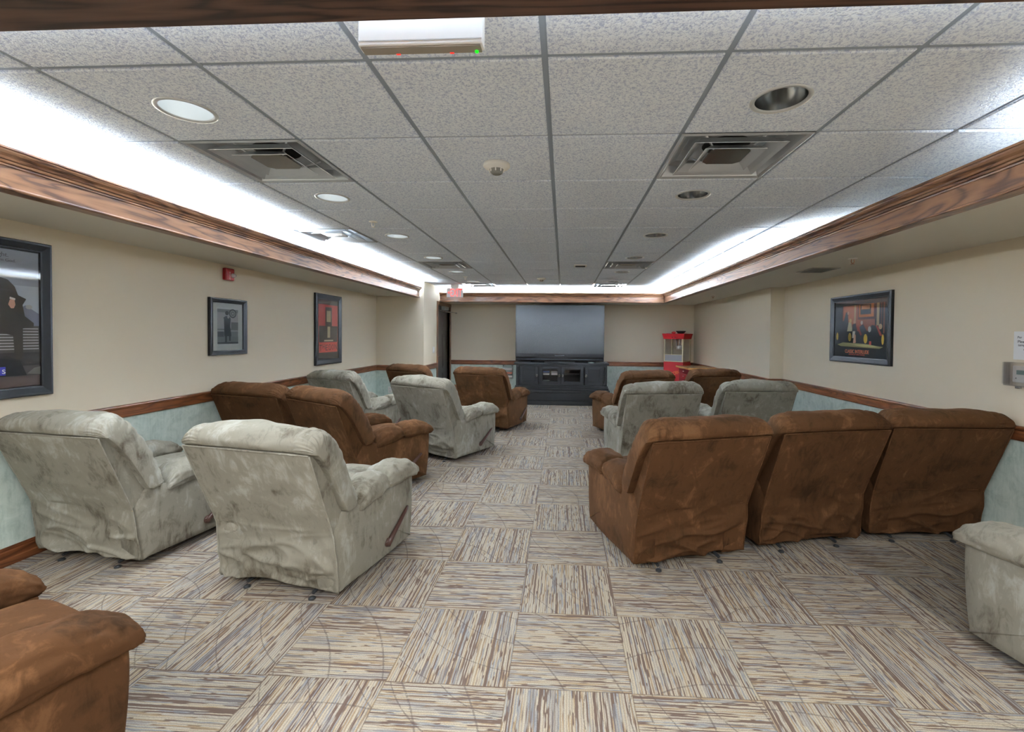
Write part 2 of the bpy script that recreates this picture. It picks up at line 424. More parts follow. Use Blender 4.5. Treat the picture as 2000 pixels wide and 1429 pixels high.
w = MB(); wallbox(w, XR2, XR2+0.28, YJ, YB+0.1); wallbox(w, XR, XR+0.1, YN, YJ); struct(w.build('wall_right', WM))

def sweep(mb, pts, prof, mats=None, side=1):
    """sweep the (d, z) outline along pts; d is measured to the right of travel (into the room)"""
    P = [Vector((p[0], p[1])) for p in pts]; n = len(prof)
    for i in range(len(P)-1):
        d = (P[i+1]-P[i]).normalized(); nr = Vector((d.y, -d.x))
        def off(j, dd):
            base = P[j]; m = nr.copy(); sc = 1.0
            k = j-1 if j == i else j+1
            if 0 <= k < len(P):
                d2 = (P[j]-P[k]).normalized() if j == i else (P[k]-P[j]).normalized()
                n2 = Vector((d2.y, -d2.x)); m = (nr+n2)
                if m.length > 1e-6: m.normalize(); sc = 1.0/max(0.2, m.dot(nr))
            return base+m*dd*sc
        va = []; vb = []
        for (dd, z) in prof:
            a = off(i, dd); b = off(i+1, dd); va.append((a.x, a.y, z)); vb.append((b.x, b.y, z))
        mi = 0 if abs(d.x) > abs(d.y) else 1
        f = [(k, (k+1) % n, n+(k+1) % n, n+k) for k in range(n)]
        f += [tuple(reversed(range(n))), tuple(range(n, 2*n))]
        mb.add(va+vb, f, mi)
RAILP = [(0, RAIL0), (0.010, RAIL0), (0.015, RAIL0+0.008), (0.015, RAIL1-0.030), (0.021, RAIL1-0.024), (0.026, RAIL1-0.012), (0.024, RAIL1-0.004), (0.014, RAIL1), (0, RAIL1)]
BASEP = [(0, 0), (0.016, 0), (0.016, 0.040), (0.011, 0.048), (0.012, 0.085), (0.008, 0.092), (0.009, 0.100), (0.003, 0.112), (0, 0.112)]
left_path = [(XL, YN), (XL, YE), (XD, YE), (XD, 8.80)]
right_path = [(XD, YB), (XR2, YB), (XR2, YJ), (XR, YJ), (XR, YN)]
for nm, pth, pr in (('trim_1', left_path, RAILP), ('trim_2', right_path, RAILP), ('baseboard_left', left_path, BASEP), ('baseboard_right', right_path, BASEP)):
    m = MB(); sweep(m, pth, pr); struct(m.build(nm, [RX, RY], fixn=True))

# oak fascia with stepped crown around the raised ceiling
FB = 2.064
FAS = [(-0.075, FB), (-0.002, FB), (0.004, FB+0.004), (0.005, FB+0.009), (0.001, FB+0.013), (0, FB+0.016), (0, 2.170), (0.006, 2.172), (0.007, 2.179), (0.002, 2.182), (0.010, 2.185),
       (0.013, 2.194), (0.008, 2.197), (0.016, 2.200), (0.020, 2.210), (0.032, 2.220), (0.038, 2.230), (0.040, 2.238), (0.046, 2.240), (0.046, 2.250), (-0.015, 2.250), (-0.015, 2.10), (-0.075, 2.10)]
XF, XFR, YF, YFN = -2.548, 1.945, 8.98, 0.93
m = MB(); sweep(m, [(XFR, YFN), (XF, YFN), (XF, YE-0.03)], FAS); struct(m.build('trim_3', [WX, WY], fixn=True), 'oak fascia and crown moulding along the left side')
m = MB(); sweep(m, [(XD+0.01, YF), (XFR, YF), (XFR, YFN)], FAS); struct(m.build('trim_4', [WX, WY], fixn=True), 'oak fascia and crown moulding across the back and right')
# dark stained board under the near edge
m = MB(); m.box(XF-0.06, XFR+0.06, 0.79, 0.925, FB-0.002, FB+0.03)
struct(m.build('trim_5', wood('dark_oak', 0, rgb(78, 54, 42), rgb(46, 30, 24), rgb(98, 70, 54), 0.5)), 'dark stained board under the near ceiling edge')
# soffits (low ceiling around the tray, light trough on top)
def slab(name, x0, x1, y0, y1): struct(MB().box(x0, x1, y0, y1, ZS, ZS+0.022).build(name, [SOFF]))
slab('soffit_left', XL, XF-0.03, 0.9, YE)
slab('soffit_back', XD, XFR+0.03, YF+0.03, YB)
slab('soffit_right', XFR+0.03, XR, 0.9, YB)
slab('soffit_near', XL, XR, YN, 0.9)
struct(MB().box(-2.6, 1.95, 0.86, 0.90, ZS+0.022, 2.24).build('soffit_edge', WHITEP))
struct(MB().box(XL-0.1, XR+0.1, YN-0.1, YB+0.1, 2.62, 2.70).build('roof', WHITEP))

# ------------------------------------------------------------------ suspended ceiling
GX, GY, GS = -0.0725, 1.5505, 0.61
DL = [(-2.5, 0.5, 1), (-2.5, 2.5, 1), (-2.5, 4.5, 1), (-2.5, 6.5, 1), (-2.5, 8.5, 1), (-2.5, 10.0, 1),
      (1.5, 0.5, 0), (1.5, 2.5, 0), (1.5, 4.5, 0), (1.5, 6.5, 0), (1.5, 8.5, 0), (1.5, 10.0, 0)]
DL = [(i, (j if j != 10.0 else 10.5), s) for (i, j, s) in DL]
VENT = [(-3, 1), (-4, 4), (-3, 7), (-3, 11), (1, 1), (1, 7), (1, 11)]
RO = 0.098
tiles = MB(); bars = MB()
x_lo, x_hi, y_lo, y_hi = XL, XR, -0.2, YB
gv = 0.011; rec = 0.010
for i in range(-6, 6):
    for j in range(-3, 15):
        if (i, j) in VENT: continue
        x0, x1 = GX+i*GS+gv, GX+(i+1)*GS-gv; y0, y1 = GY+j*GS+gv, GY+(j+1)*GS-gv
        x0, x1, y0, y1 = max(x0, x_lo), min(x1, x_hi), max(y0, y_lo), min(y1, y_hi)
        if x1-x0 < 0.02 or y1-y0 < 0.02: continue
        cx, cy = (x0+x1)/2, (y0+y1)/2
        b = 0.006
        o = [(x0, y0), (x1, y0), (x1, y1), (x0, y1)]; inn = [(x0+b, y0+b), (x1-b, y0+b), (x1-b, y1-b), (x0+b, y1-b)]
        v = [(p[0], p[1], ZC+rec) for p in o]+[(p[0], p[1], ZC+0.004) for p in o]+[(p[0], p[1], ZC) for p in inn]
        f = [(k, (k+1) % 4, 4+(k+1) % 4, 4+k) for k in range(4)]+[(4+k, 4+(k+1) % 4, 8+(k+1) % 4, 8+k) for k in range(4)]
        hole = any(abs(a-(i+0.5)) < 0.01 and abs(c-(j+0.5)) < 0.01 for a, c, s in DL)
        if not hole:
            tiles.add(v, f+[(8, 9, 10, 11)])
        else:
            hx, hy = GX+(i+0.5)*GS, GY+(j+0.5)*GS
            n = 32; ring = [(hx+RO*math.cos(2*PI*(k+0.5)/n-3*PI/4), hy+RO*math.sin(2*PI*(k+0.5)/n-3*PI/4), ZC) for k in range(n)]
            ed = []
            for k in range(4):
                p, q = inn[k], inn[(k+1) % 4]
                for t in range(8): u_ = (t+0.5)/8; ed.append((p[0]+(q[0]-p[0])*u_, p[1]+(q[1]-p[1])*u_, ZC))
            vv = v+ring+ed; f2 = list(f)
            for k in range(n): f2.append((12+k, 12+(k+1) % n, 12+n+(k+1) % n, 12+n+k))
            for k in range(4): f2.append((8+(k+1) % 4, 12+n+k*8+7, 12+n+((k+1)*8) % n))
            tiles.add(vv, f2)
for i in range(-6, 7):
    x = GX+i*GS
    if x_lo < x < x_hi: bars.box(x-0.012, x+0.012, y_lo, y_hi, ZC+rec-0.002, ZC+rec+0.02)
for j in range(-3, 15):
    y = GY+j*GS
    if y_lo < y < y_hi: bars.box(x_lo, x_hi, y-0.012, y+0.012, ZC+rec-0.001, ZC+rec+0.02)
ce = tiles.build('ceiling', TILE, fixn=False); struct(ce, 'white textured suspended ceiling tiles')
gr = bars.build('ceiling_grid', GRID); struct(gr, 'metal grid between the ceiling tiles')

# cove tubes behind the crown
for (x0, y0, x1, y1, g) in coves:
    ln = math.hypot(x1-x0, y1-y0); k = max(1, round(ln/1.22)); 
    for q in range(k):
        a, b = q/k, (q+1)/k
        p = Vector((x0+(x1-x0)*a, y0+(y1-y0)*a, TUBE_Z)); e = Vector((x0+(x1-x0)*b, y0+(y1-y0)*b, TUBE_Z)); d = (e-p).normalized()*0.02
        mb = MB(); mb.tube([p+d, e-d], 0.013, 10)
        lo = MB()
        if x0 == x1: lo.box(x0-0.035, x0+0.035, p.y+0.01, e.y-0.01, ZS+0.024, TUBE_Z-0.016)
        else: lo.box(p.x+0.01, e.x-0.01, y0-0.035, y0+0.035, ZS+0.024, TUBE_Z-0.016)
        t = lo.build('strip_light', WHITEPL); mb.build('tube', TUBE, t, smooth=True)
        tag(t, 'fluorescent strip light lying in the ceiling cove behind the oak crown', 'light', 'cove strip lights')
EOF_MARK = 0
# unseen panel fittings added to house the fill lamps
for k, (x, y) in enumerate(FILL_PANELS):
    mb = MB(); mb.box(x-0.30, x+0.30, y-0.60, y+0.60, ZS-0.012, ZS-0.001)
    t = mb.build('fill_panel_light', WHITEPL)
    MB().box(x-0.28, x+0.28, y-0.58, y+0.58, ZS-0.018, ZS-0.012).build('diffuser', PANEL, t)
    tag(t, 'added fill panel out of view in the low ceiling behind the camera', 'light', 'fill panels added behind the camera')

# ------------------------------------------------------------------ downlights
def downlight(on):
    r = empty('recessed_downlight')
    MB().lathe([(0.112, 0), (0.112, -0.004), (0.100, -0.006), (0.094, 0.0), (0.094, 0.004)], n=40).build('trim_ring', mat('downlight_trim', rgb(205, 208, 210), 0.3, 0.3), r, smooth=True)
    MB().lathe([(0.094, 0.002), (0.092, 0.03), (0.084, 0.07), (0.070, 0.10), (0.060, 0.115)], n=40).build('reflector', CHROME if not on else mat('lit_reflector', rgb(225, 230, 232), 0.35, 0.6), r, smooth=True)
    if on:
        MB().lathe([(0.0, 0.100), (0.066, 0.100), (0.072, 0.105), (0.072, 0.12), (0.0, 0.12)], n=32).build('lens', LENS_ON, r)
    else:
        mb = MB(); mb.lathe([(0.0, 0.116), (0.061, 0.116), (0.061, 0.12), (0.0, 0.12)], n=32, mi=1)
        for dx in (-0.022, 0.0, 0.022): mb.tube([(dx, 0, 0.115), (dx, 0, 0.05), (dx, 0, 0.045)], [0.009, 0.009, 0.004], 10)
        mb.build('lamp', [LENS_OFF, DARK], r, smooth=True)
    return r
dl_on, dl_off = downlight(True), downlight(False)
NAMES_L = ['nearest lit downlight of the left row, large and bright', 'second lit downlight of the left row, beyond the big left air vent',
           'third lit downlight of the left row, just past the ceiling sprinkler', 'fourth lit downlight of the left row, before the third left air vent',
           'fifth lit downlight of the left row, beyond the third left air vent', 'farthest lit downlight of the left row, above the exit sign']
NAMES_R = ['nearest unlit chrome downlight of the right row, large oval', 'second unlit downlight of the right row, beyond the big right air vent',
           'third unlit downlight of the right row, halfway to the television', 'fourth unlit downlight of the right row, just before the middle air vent',
           'fifth unlit downlight of the right row, just beyond the middle air vent', 'farthest unlit downlight of the right row, before the last air vent']
cnt = [0, 0]
for (i, j, s) in DL:
    src = dl_on if s else dl_off; k = cnt[s]; cnt[s] += 1
    o = src if k == 0 else dup(src)
    o.location = (GX+i*GS, GY+j*GS, ZC)
    tag(o, (NAMES_L if s else NAMES_R)[k], 'ceiling light', 'recessed downlights')
    if s:
        L = bpy.data.lights.new('downlight_lamp', 'SPOT'); L.energy = 20; L.spot_size = R(120); L.spot_blend = 0.8; L.shadow_soft_size = 0.05; L.color = (0.92, 0.96, 1)
        lo = bpy.data.objects.new('downlight_lamp', L); COL.objects.link(lo); lo.location = (GX+i*GS, GY+j*GS, ZC-0.01)

# ------------------------------------------------------------------ square air diffusers
def frustum(mb, h0, z0, h1, z1, mi=0, both=False):
    v = [(sx*h0, sy*h0, z0) for sx, sy in ((-1, -1), (1, -1), (1, 1), (-1, 1))]+[(sx*h1, sy*h1, z1) for sx, sy in ((-1, -1), (1, -1), (1, 1), (-1, 1))]
    mb.add(v, [(k, (k+1) % 4, 4+(k+1) % 4, 4+k) for k in range(4)], mi)
def diffuser():
    r = empty('air_vent')
    a = MB(); frustum(a, 0.303, 0.004, 0.290, -0.002); frustum(a, 0.290, -0.002, 0.275, 0.006); frustum(a, 0.275, 0.006, 0.25, 0.06); frustum(a, 0.25, 0.06, 0.21, 0.075)
    a.add([(-0.21, -0.21, 0.075), (0.21, -0.21, 0.075), (0.21, 0.21, 0.075), (-0.21, 0.21, 0.075)], [(3, 2, 1, 0)])
    a.build('housing', ALU, r, solid=0.0)
    MB().lathe([(0.0, 0.0735), (0.115, 0.0735), (0.12, 0.0745)], n=32).build('duct_opening', DARK, r)
    c = MB(); frustum(c, 0.222, -0.004, 0.205, 0.008); frustum(c, 0.205, 0.008, 0.165, 0.042); c.build('outer_cone', ALU, r, solid=0.0025)
    d = MB(); frustum(d, 0.150, -0.005, 0.135, 0.006); frustum(d, 0.135, 0.006, 0.10, 0.032)
    d.build('inner_cone', ALU, r, solid=0.0025)
    e = MB(); v = []
    oct_ = [(-0.1, -0.07), (-0.07, -0.1), (0.07, -0.1), (0.1, -0.07), (0.1, 0.07), (0.07, 0.1), (-0.07, 0.1), (-0.1, 0.07)]
    e.prism(oct_, 2, 0.012, 0.018); e.build('centre_plate', mat('vent_plate', rgb(120, 116, 108), 0.25, 0.7), r)
    for sx in (-1, 1):
        for sy in (-1, 1): MB().tube([(sx*0.09, sy*0.09, 0.018), (sx*0.16, sy*0.16, 0.074)], 0.006, 6).build('bracket', ALU, r)
    return r
vp = diffuser()
VL = ['large square metal air vent over the left front seats', 'square air vent beside the bright left ceiling cove, washed pale by its light',
      'small square air vent in the left half of the ceiling near the exit sign', 'farthest left square air vent, just before the back cove light',
      'large square metal air vent over the right front seats', 'middle square air vent of the right row, halfway to the television', 'farthest right square air vent, just before the back cove light']
for k, (i, j) in enumerate(VENT):
    o = vp if k == 0 else dup(vp); o.location = (GX+(i+0.5)*GS, GY+(j+0.5)*GS, ZC); tag(o, VL[k], 'air vent', 'square ceiling diffusers')

# smoke detectors, sprinklers, small ceiling bits
def smoke():
    r = empty('smoke_detector')
    MB().lathe([(0.0, 0), (0.072, 0), (0.074, -0.012), (0.066, -0.020), (0.050, -0.024), (0.046, -0.030), (0.0, -0.030)], n=36).build('base', WHITEPL, r, smooth=True)
    MB().lathe([(0.040, -0.030), (0.034, -0.046), (0.024, -0.054), (0.0, -0.054)], n=28).build('sensor_cap', mat('sensor_grey', rgb(120, 118, 112), 0.5), r, smooth=True)
    g = MB()
    for k in range(8):
        a = k*PI/4; g.box(0.038*math.cos(a)-0.003, 0.038*math.cos(a)+0.003, 0.038*math.sin(a)-0.003, 0.038*math.sin(a)+0.003, -0.045, -0.028)
    g.build('cage', WHITEPL, r)
    return r
sd = smoke(); sd.location = (-0.375, 2.50, ZC); tag(sd, 'round white smoke detector on the ceiling between the two large air vents', 'smoke detector', 'smoke detectors')
s2 = dup(sd); s2.location = (-0.37, 7.49, ZC); tag(s2, 'far round white smoke detector on the ceiling in front of the television', 'smoke detector', 'smoke detectors')
def sprinkler(col):
    r = empty('sprinkler_head')
    MB().lathe([(0.0, 0.001), (0.034, 0.001), (0.034, -0.003), (0.012, -0.006), (0.0, -0.006)], n=24).build('escutcheon', WHITEPL, r, smooth=True)
    b = MB(); b.tube([(-0.010, 0, -0.005), (-0.013, 0, -0.03), (0, 0, -0.045)], 0.0035, 6); b.tube([(0.010, 0, -0.005), (0.013, 0, -0.03), (0, 0, -0.045)], 0.0035, 6)
    b.build('frame_arms', col, r); MB().lathe([(0, -0.044), (0.016, -0.045), (0.016, -0.048), (0, -0.048)], n=16).build('deflector', col, r)
    return r
COP = mat('brass_sprinkler', rgb(150, 110, 80), 0.35, 0.6)
sp = sprinkler(WHITEPL); sp.location = (-1.595, 3.74, ZC); tag(sp, 'white sprinkler head on the ceiling between the left second and third downlights', 'sprinkler', 'sprinkler heads')
o = dup(sp); o.location = (-1.60, 7.35, ZC); tag(o, 'far white sprinkler head beside the last left downlight, above the exit sign', 'sprinkler', 'sprinkler heads')
sq = sprinkler(COP); sq.location = (2.42, 3.98, ZS); tag(sq, 'brass sprinkler head on the right soffit near the slotted grille', 'sprinkler', 'sprinkler heads')
o = dup(sq); o.location = (2.40, 7.5, ZS); tag(o, 'far small sprinkler head on the right soffit before the back corner', 'sprinkler', 'sprinkler heads')
mb = MB(); mb.box(0.13, 0.30, 6.05, 6.20, ZC-0.012, ZC+0.0); o = mb.build('ceiling_plate', WHITEPL)
MB().box(0.15, 0.28, 6.065, 6.185, ZC-0.014, ZC-0.0118).build('speaker_mesh', DARK, o)
tag(o, 'small white rectangular plate on the ceiling left of the right middle air vent', 'ceiling plate')
gl = empty('soffit_grille', (2.50, 4.66, ZS))
MB().box(-0.13, 0.13, -0.16, 0.16, -0.006, 0.0).build('frame', mat('grille_paint', rgb(150, 142, 128), 0.5), gl)
g = MB()
for k in range(11): g.box(-0.105, 0.105, -0.13+k*0.025, -0.120+k*0.025, -0.008, -0.0058)
g.build('louvre', mat('grille_slots', rgb(70, 66, 62), 0.5), gl)
tag(gl, 'slotted metal air grille in the right soffit', 'air grille')

# ------------------------------------------------------------------ exit signs
ex = empty('exit_sign', (-2.05, 8.5, 2.21))
MB().box(-0.155, 0.155, -0.012, 0.012, -0.092, 0.080).build('housing', mat('exit_sign_grey', rgb(196, 192, 190), 0.4), ex, bevel=0.004)
MB().box(-0.07, 0.07, -0.03, 0.03, 0.080, ZC-2.211).build('canopy', WHITEPL, ex, bevel=0.004)
lettering('EXIT', 'lettering', 0.215, (0.028, -0.0135, -0.006), RLED, ex, height=0.145, depth=0.002)
MB().add([(-0.135, -0.0135, -0.006), (-0.100, -0.0135, 0.022), (-0.100, -0.0135, -0.034)], [(0, 2, 1)]).build('arrow', RLED, ex, solid=0.002)
tag(ex, 'ceiling mounted exit sign with red letters and left arrow near the doorway', 'exit sign')
es = empty('exit_sign_back', (-0.352, 1.105, 2.113))  # exit sign from behind, plain housing towards the camera
MB().box(-0.152, 0.152, -0.014, 0.018, 0.004, ZC-2.114).build('housing', mat('sign_white', rgb(238, 238, 234), 0.4), es, bevel=0.003)
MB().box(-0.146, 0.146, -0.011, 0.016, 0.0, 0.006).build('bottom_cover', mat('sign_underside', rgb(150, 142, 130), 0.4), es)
MB().box(-0.150, 0.150, -0.0152, -0.0138, 0.014, 0.0165).build('groove', mat('sign_groove', rgb(190, 190, 186), 0.5), es)
MB().lathe([(0.0, -0.004), (0.004, -0.003), (0.005, 0.001)], c=(0.134, 0.011, 0.0), n=12).build('green_lamp', GLED, es)
r_ = MB()
for x in (-0.062, 0.072): r_.box(x-0.005, x+0.005, 0.0130, 0.0175, -0.001, 0.003)
r_.build('red_glow_spots', RGLOW, es)  # glowing spots stand in for red light leaking from the letters
tag(es, 'white box sign seen from behind under the near beam with a green lamp', 'exit sign')

# ------------------------------------------------------------------ left door
d = empty('door_1', (XD, 0, 0)); struct(d, 'dark brown six panel door with oak frame in the left doorway')
fr = MB()
fr.box(-0.09, 0.018, DY0-0.075, DY0, 0, DZ+0.07); fr.box(-0.09, 0.018, DY1, DY1+0.055, 0, DZ+0.07); fr.box(-0.09, 0.018, DY0, DY1, DZ, DZ+0.07)
fr.build('door_frame', WZ, d, bevel=0.004)
lf = MB(); lf.box(-0.095, -0.05, DY0, DY1, 0.01, DZ)
wd = (DY1-DY0)
for (z0, z1) in ((0.15, 0.62), (0.72, 1.42), (1.52, 1.86)):
    for q in (0, 1):
        y0 = DY0+0.09+q*(wd/2-0.03); y1 = y0+wd/2-0.15
        lf.box(-0.052, -0.044, y0, y1, z0, z1); lf.box(-0.046, -0.040, y0+0.03, y1-0.03, z0+0.03, z1-0.03)
lf.build('door_leaf', DOORM, d, bevel=0.004)
hd = MB(); hd.tube([(-0.05, DY0+0.07, 0.98), (0.0, DY0+0.07, 0.98)], 0.01); hd.tube([(0.0, DY0+0.06, 0.98), (0.0, DY0+0.17, 0.98)], 0.009); hd.build('door_handle', CHROME, d)
dc = MB(); dc.box(-0.045, 0.035, DY0+0.42, DY0+0.74, DZ-0.075, DZ+0.0); dc.build('closer_body', mat('closer_silver', rgb(170, 172, 168), 0.35, 0.4), d, bevel=0.006)
dc = MB(); dc.tube([(0.0, DY0+0.55, DZ-0.08), (0.0, DY0+0.55, DZ-0.115), (0.16, DY0+0.80, DZ-0.12)], 0.006, 8); dc.tube([(0.16, DY0+0.80, DZ-0.12), (0.0, DY0+0.15, DZ-0.10), (-0.03, DY0+0.10, DZ-0.10)], 0.006, 8)
dc.tube([(0.16, DY0+0.80, DZ-0.125), (0.20, DY0+0.80, DZ-0.125)], 0.009, 8)
dc.build('closer_arm', CHROME, d)

sw = empty('light_switch', (XD, 8.59, 1.12), R(90))
MB().box(-0.058, 0.058, -0.006, 0, -0.058, 0.058).build('cover_plate', WHITEPL, sw, bevel=0.003)
for x in (-0.025, 0.025): MB().box(x-0.016, x+0.016, -0.010, -0.005, -0.034, 0.034).build('rocker', mat('switch_white', rgb(240, 240, 238), 0.4), sw, bevel=0.002)
tag(sw, 'white double rocker light switch beside the dark door', 'light switch')
ol = empty('wall_outlet', (-3.087, YE, 0.42))
MB().box(-0.036, 0.036, -0.006, 0, -0.058, 0.058).build('cover_plate', WHITEPL, ol, bevel=0.003)
m = MB()
for z in (-0.024, 0.024): m.box(-0.016, 0.016, -0.008, -0.005, z-0.014, z+0.014)
m.build('socket', mat('socket_white', rgb(210, 210, 208), 0.4), ol)
tag(ol, 'white wall outlet on the sage wallpaper behind the grey recliner', 'wall outlet')

# fire alarm strobe
fa = empty('fire_alarm', (XL, 4.36, 1.995), R(90))
MB().box(-0.058, 0.058, -0.042, 0, -0.060, 0.060).build('housing', FIRE, fa, bevel=0.010)
MB().box(-0.050, -0.004, -0.0445, -0.041, -0.050, 0.030).build('horn_grille', mat('fire_red_light', rgb(178, 60, 60), 0.4), fa)
lettering('FIRE', 'lettering', 0.075, (-0.012, -0.0455, -0.012), WHITEPL, fa, height=0.014, roll=R(90))
MB().lathe([(0.0, 0.035), (0.012, 0.032), (0.020, 0.020), (0.023, 0.0)], c=(0.028, -0.042, -0.010), n=18, axis=1).build('strobe_lens', mat('strobe_clear', rgb(215, 215, 220), 0.08, 0.5), fa, smooth=True)
tag(fa, 'red fire alarm strobe mounted high on the left wall', 'fire alarm')

# ------------------------------------------------------------------ framed pictures
def ell(cx, cy, rx, ry, n=20, a0=0, a1=2*PI): return [(cx+rx*math.cos(a0+(a1-a0)*k/n), cy+ry*math.sin(a0+(a1-a0)*k/n)) for k in range(n)]
def rect(x0, y0, x1, y1): return [(x0, y0), (x1, y0), (x1, y1), (x0, y1)]
MC = {}
def cm(c, rough=0.5):
    k = (c, rough)
    if k not in MC: MC[k] = mat('print_%d_%d_%d' % c, rgb(*c), rough)
    return MC[k]
def picture(loc, rz, W_, H_, fw, layers, label, mat_inset=0.0, bg=(30, 30, 32), dep=0.032, cat='picture'):
    """layers: (colour, outline) in 0..1 of the artwork, drawn bottom up"""
    p = empty('framed_picture', loc, rz)
    f = MB(); o = [(-W_/2, -H_/2), (W_/2, -H_/2), (W_/2, H_/2), (-W_/2, H_/2)]
    def ringq(s, y): return [(a*(1-2*s/W_), y, b*(1-2*s/H_)) for a, b in o]
    lv = [ringq(0, 0), ringq(0, -dep*0.75), ringq(fw*0.10, -dep), ringq(fw*0.26, -dep), ringq(fw*0.82, -dep*0.58), ringq(fw*0.84, -dep*0.66), ringq(fw, -dep*0.60), ringq(fw, -0.002)]
    f.rings([list(r) for r in lv], close=False); f.build('frame', FRAME_BLK, p, fixn=True)
    iw, ih = W_-2*fw+0.004, H_-2*fw+0.004
    a = MB(); cols = [bg]; y0 = -0.008
    def add(pts, mi, lay):
        a.add([((u-0.5)*iw, y0-lay*0.0003, (v-0.5)*ih) for u, v in pts], [tuple(range(len(pts)))], mi)
    a.box(-iw/2, iw/2, y0+0.0001, -0.001, -ih/2, ih/2, 0)
    for k, (c, pts) in enumerate(layers):
        if c not in cols: cols.append(c)
        add(pts, cols.index(c), k+1)
    a.build('artwork', [cm(c) for c in cols], p)
    MB().box(-iw/2, iw/2, -dep*0.60+0.0005, -dep*0.60+0.0025, -ih/2, ih/2).build('glass_pane', GLASS, p)
    tag(p, label, cat, 'framed pictures on the walls')
    return p, iw, ih
BK = (30, 30, 32)
# far left poster, cut by the frame edge
W1, H1 = 0.68, 0.965
sky = (150, 158, 170)
L1 = [(sky, rect(0.01, 0.01, 0.99, 0.99)), ((176, 186, 196), rect(0.01, 0.47, 0.99, 0.74)), ((124, 128, 146), [(0.50, 0.46), (0.72, 0.53), (0.86, 0.60), (0.99, 0.54), (0.99, 0.44), (0.50, 0.42)]),
      ((84, 80, 78), rect(0.01, 0.01, 0.99, 0.45)), ((58, 56, 56), rect(0.01, 0.16, 0.99, 0.255)), ((96, 84, 80), rect(0.01, 0.01, 0.99, 0.085))]
for k in range(8): L1.append(((186, 182, 182), rect(0.04, 0.425-k*0.021, 0.98, 0.432-k*0.021)))
L1 += [((62, 58, 52), [(0.34, 0.18), (0.36, 0.50), (0.42, 0.72), (0.55, 0.79), (0.64, 0.787), (0.70, 0.775), (0.76, 0.73), (0.79, 0.67), (0.865, 0.645), (0.83, 0.60), (0.85, 0.52), (0.935, 0.47), (0.93, 0.44), (0.83, 0.43), (0.83, 0.21), (0.755, 0.21), (0.74, 0.38), (0.62, 0.40), (0.58, 0.18)]),
       ((206, 156, 132), [(0.715, 0.635), (0.755, 0.640), (0.765, 0.60), (0.75, 0.575), (0.725, 0.573), (0.70, 0.60)]), ((216, 208, 196), [(0.715, 0.655), (0.765, 0.645), (0.762, 0.632), (0.712, 0.640)]), ((170, 168, 166), ell(0.888, 0.588, 0.032, 0.016)),
       ((44, 44, 46), [(0.50, 0.09), (0.55, 0.20), (0.68, 0.235), (0.80, 0.20), (0.86, 0.09)]), ((120, 118, 114), [(0.86, 0.10), (0.93, 0.14), (0.99, 0.15), (0.99, 0.09)]), ((70, 72, 190), rect(0.50, 0.098, 0.668, 0.158))]
p1, iw, ih = picture((XL, 2.79-W1/2, 0.5*(1.01+1.975)), R(90), W1, H1, 0.060, L1, 'large black framed poster at the left photo edge with a dark suited figure')
fy = -0.008-0.0075
def ut(u, iw): return (u-0.5)*iw
lettering('night.', 'lettering', 0.075, (ut(0.704, iw)-0.0375, fy, (0.945-0.5)*ih), cm((92, 92, 96)), p1)
lettering('from God.', 'lettering', 0.112, (ut(0.768, iw)-0.056, fy, (0.912-0.5)*ih), cm((92, 92, 96)), p1, height=0.017)
lettering('s', 'lettering', 0.017, (ut(0.650, iw), fy, (0.125-0.5)*ih), cm((236, 236, 240)), p1)
# matted black and white print
g1, g2, g3 = (150, 156, 156), (96, 104, 104), (44, 56, 58)
L2 = [((202, 210, 206), rect(0, 0, 1, 1)), ((186, 194, 190), rect(0.11, 0.075, 0.89, 0.925)), ((204, 212, 208), rect(0.12, 0.082, 0.88, 0.918)),
      ((128, 134, 134), rect(0.16, 0.14, 0.84, 0.87)), ((170, 174, 174), rect(0.16, 0.46, 0.84, 0.80)), ((108, 114, 114), rect(0.60, 0.44, 0.84, 0.60)), ((188, 192, 192), rect(0.16, 0.405, 0.84, 0.42)),
      ((78, 86, 86), rect(0.16, 0.28, 0.36, 0.40)), ((120, 126, 126), rect(0.16, 0.20, 0.84, 0.29)), ((60, 70, 72), rect(0.16, 0.14, 0.84, 0.18)),
      (g3, ell(0.65, 0.785, 0.125, 0.095)), ((138, 146, 142), ell(0.65, 0.785, 0.095, 0.072)), (g3, ell(0.65, 0.785, 0.05, 0.038)), ((160, 166, 162), ell(0.65, 0.785, 0.035, 0.026)),
      (g3, [(0.37, 0.30), (0.36, 0.66), (0.34, 0.69), (0.42, 0.73), (0.54, 0.72), (0.58, 0.67), (0.56, 0.52), (0.60, 0.30)]), ((40, 48, 50), ell(0.455, 0.79, 0.06, 0.045)), ((168, 172, 168), ell(0.50, 0.71, 0.035, 0.035)),
      (g3, rect(0.39, 0.18, 0.45, 0.31)), (g3, rect(0.52, 0.20, 0.57, 0.31))]
picture((XL, 4.365, 1.475), R(90), 0.50, 0.555, 0.045, L2, 'small black framed print with white mat, long coated figure beside a clock', bg=(202, 210, 206))
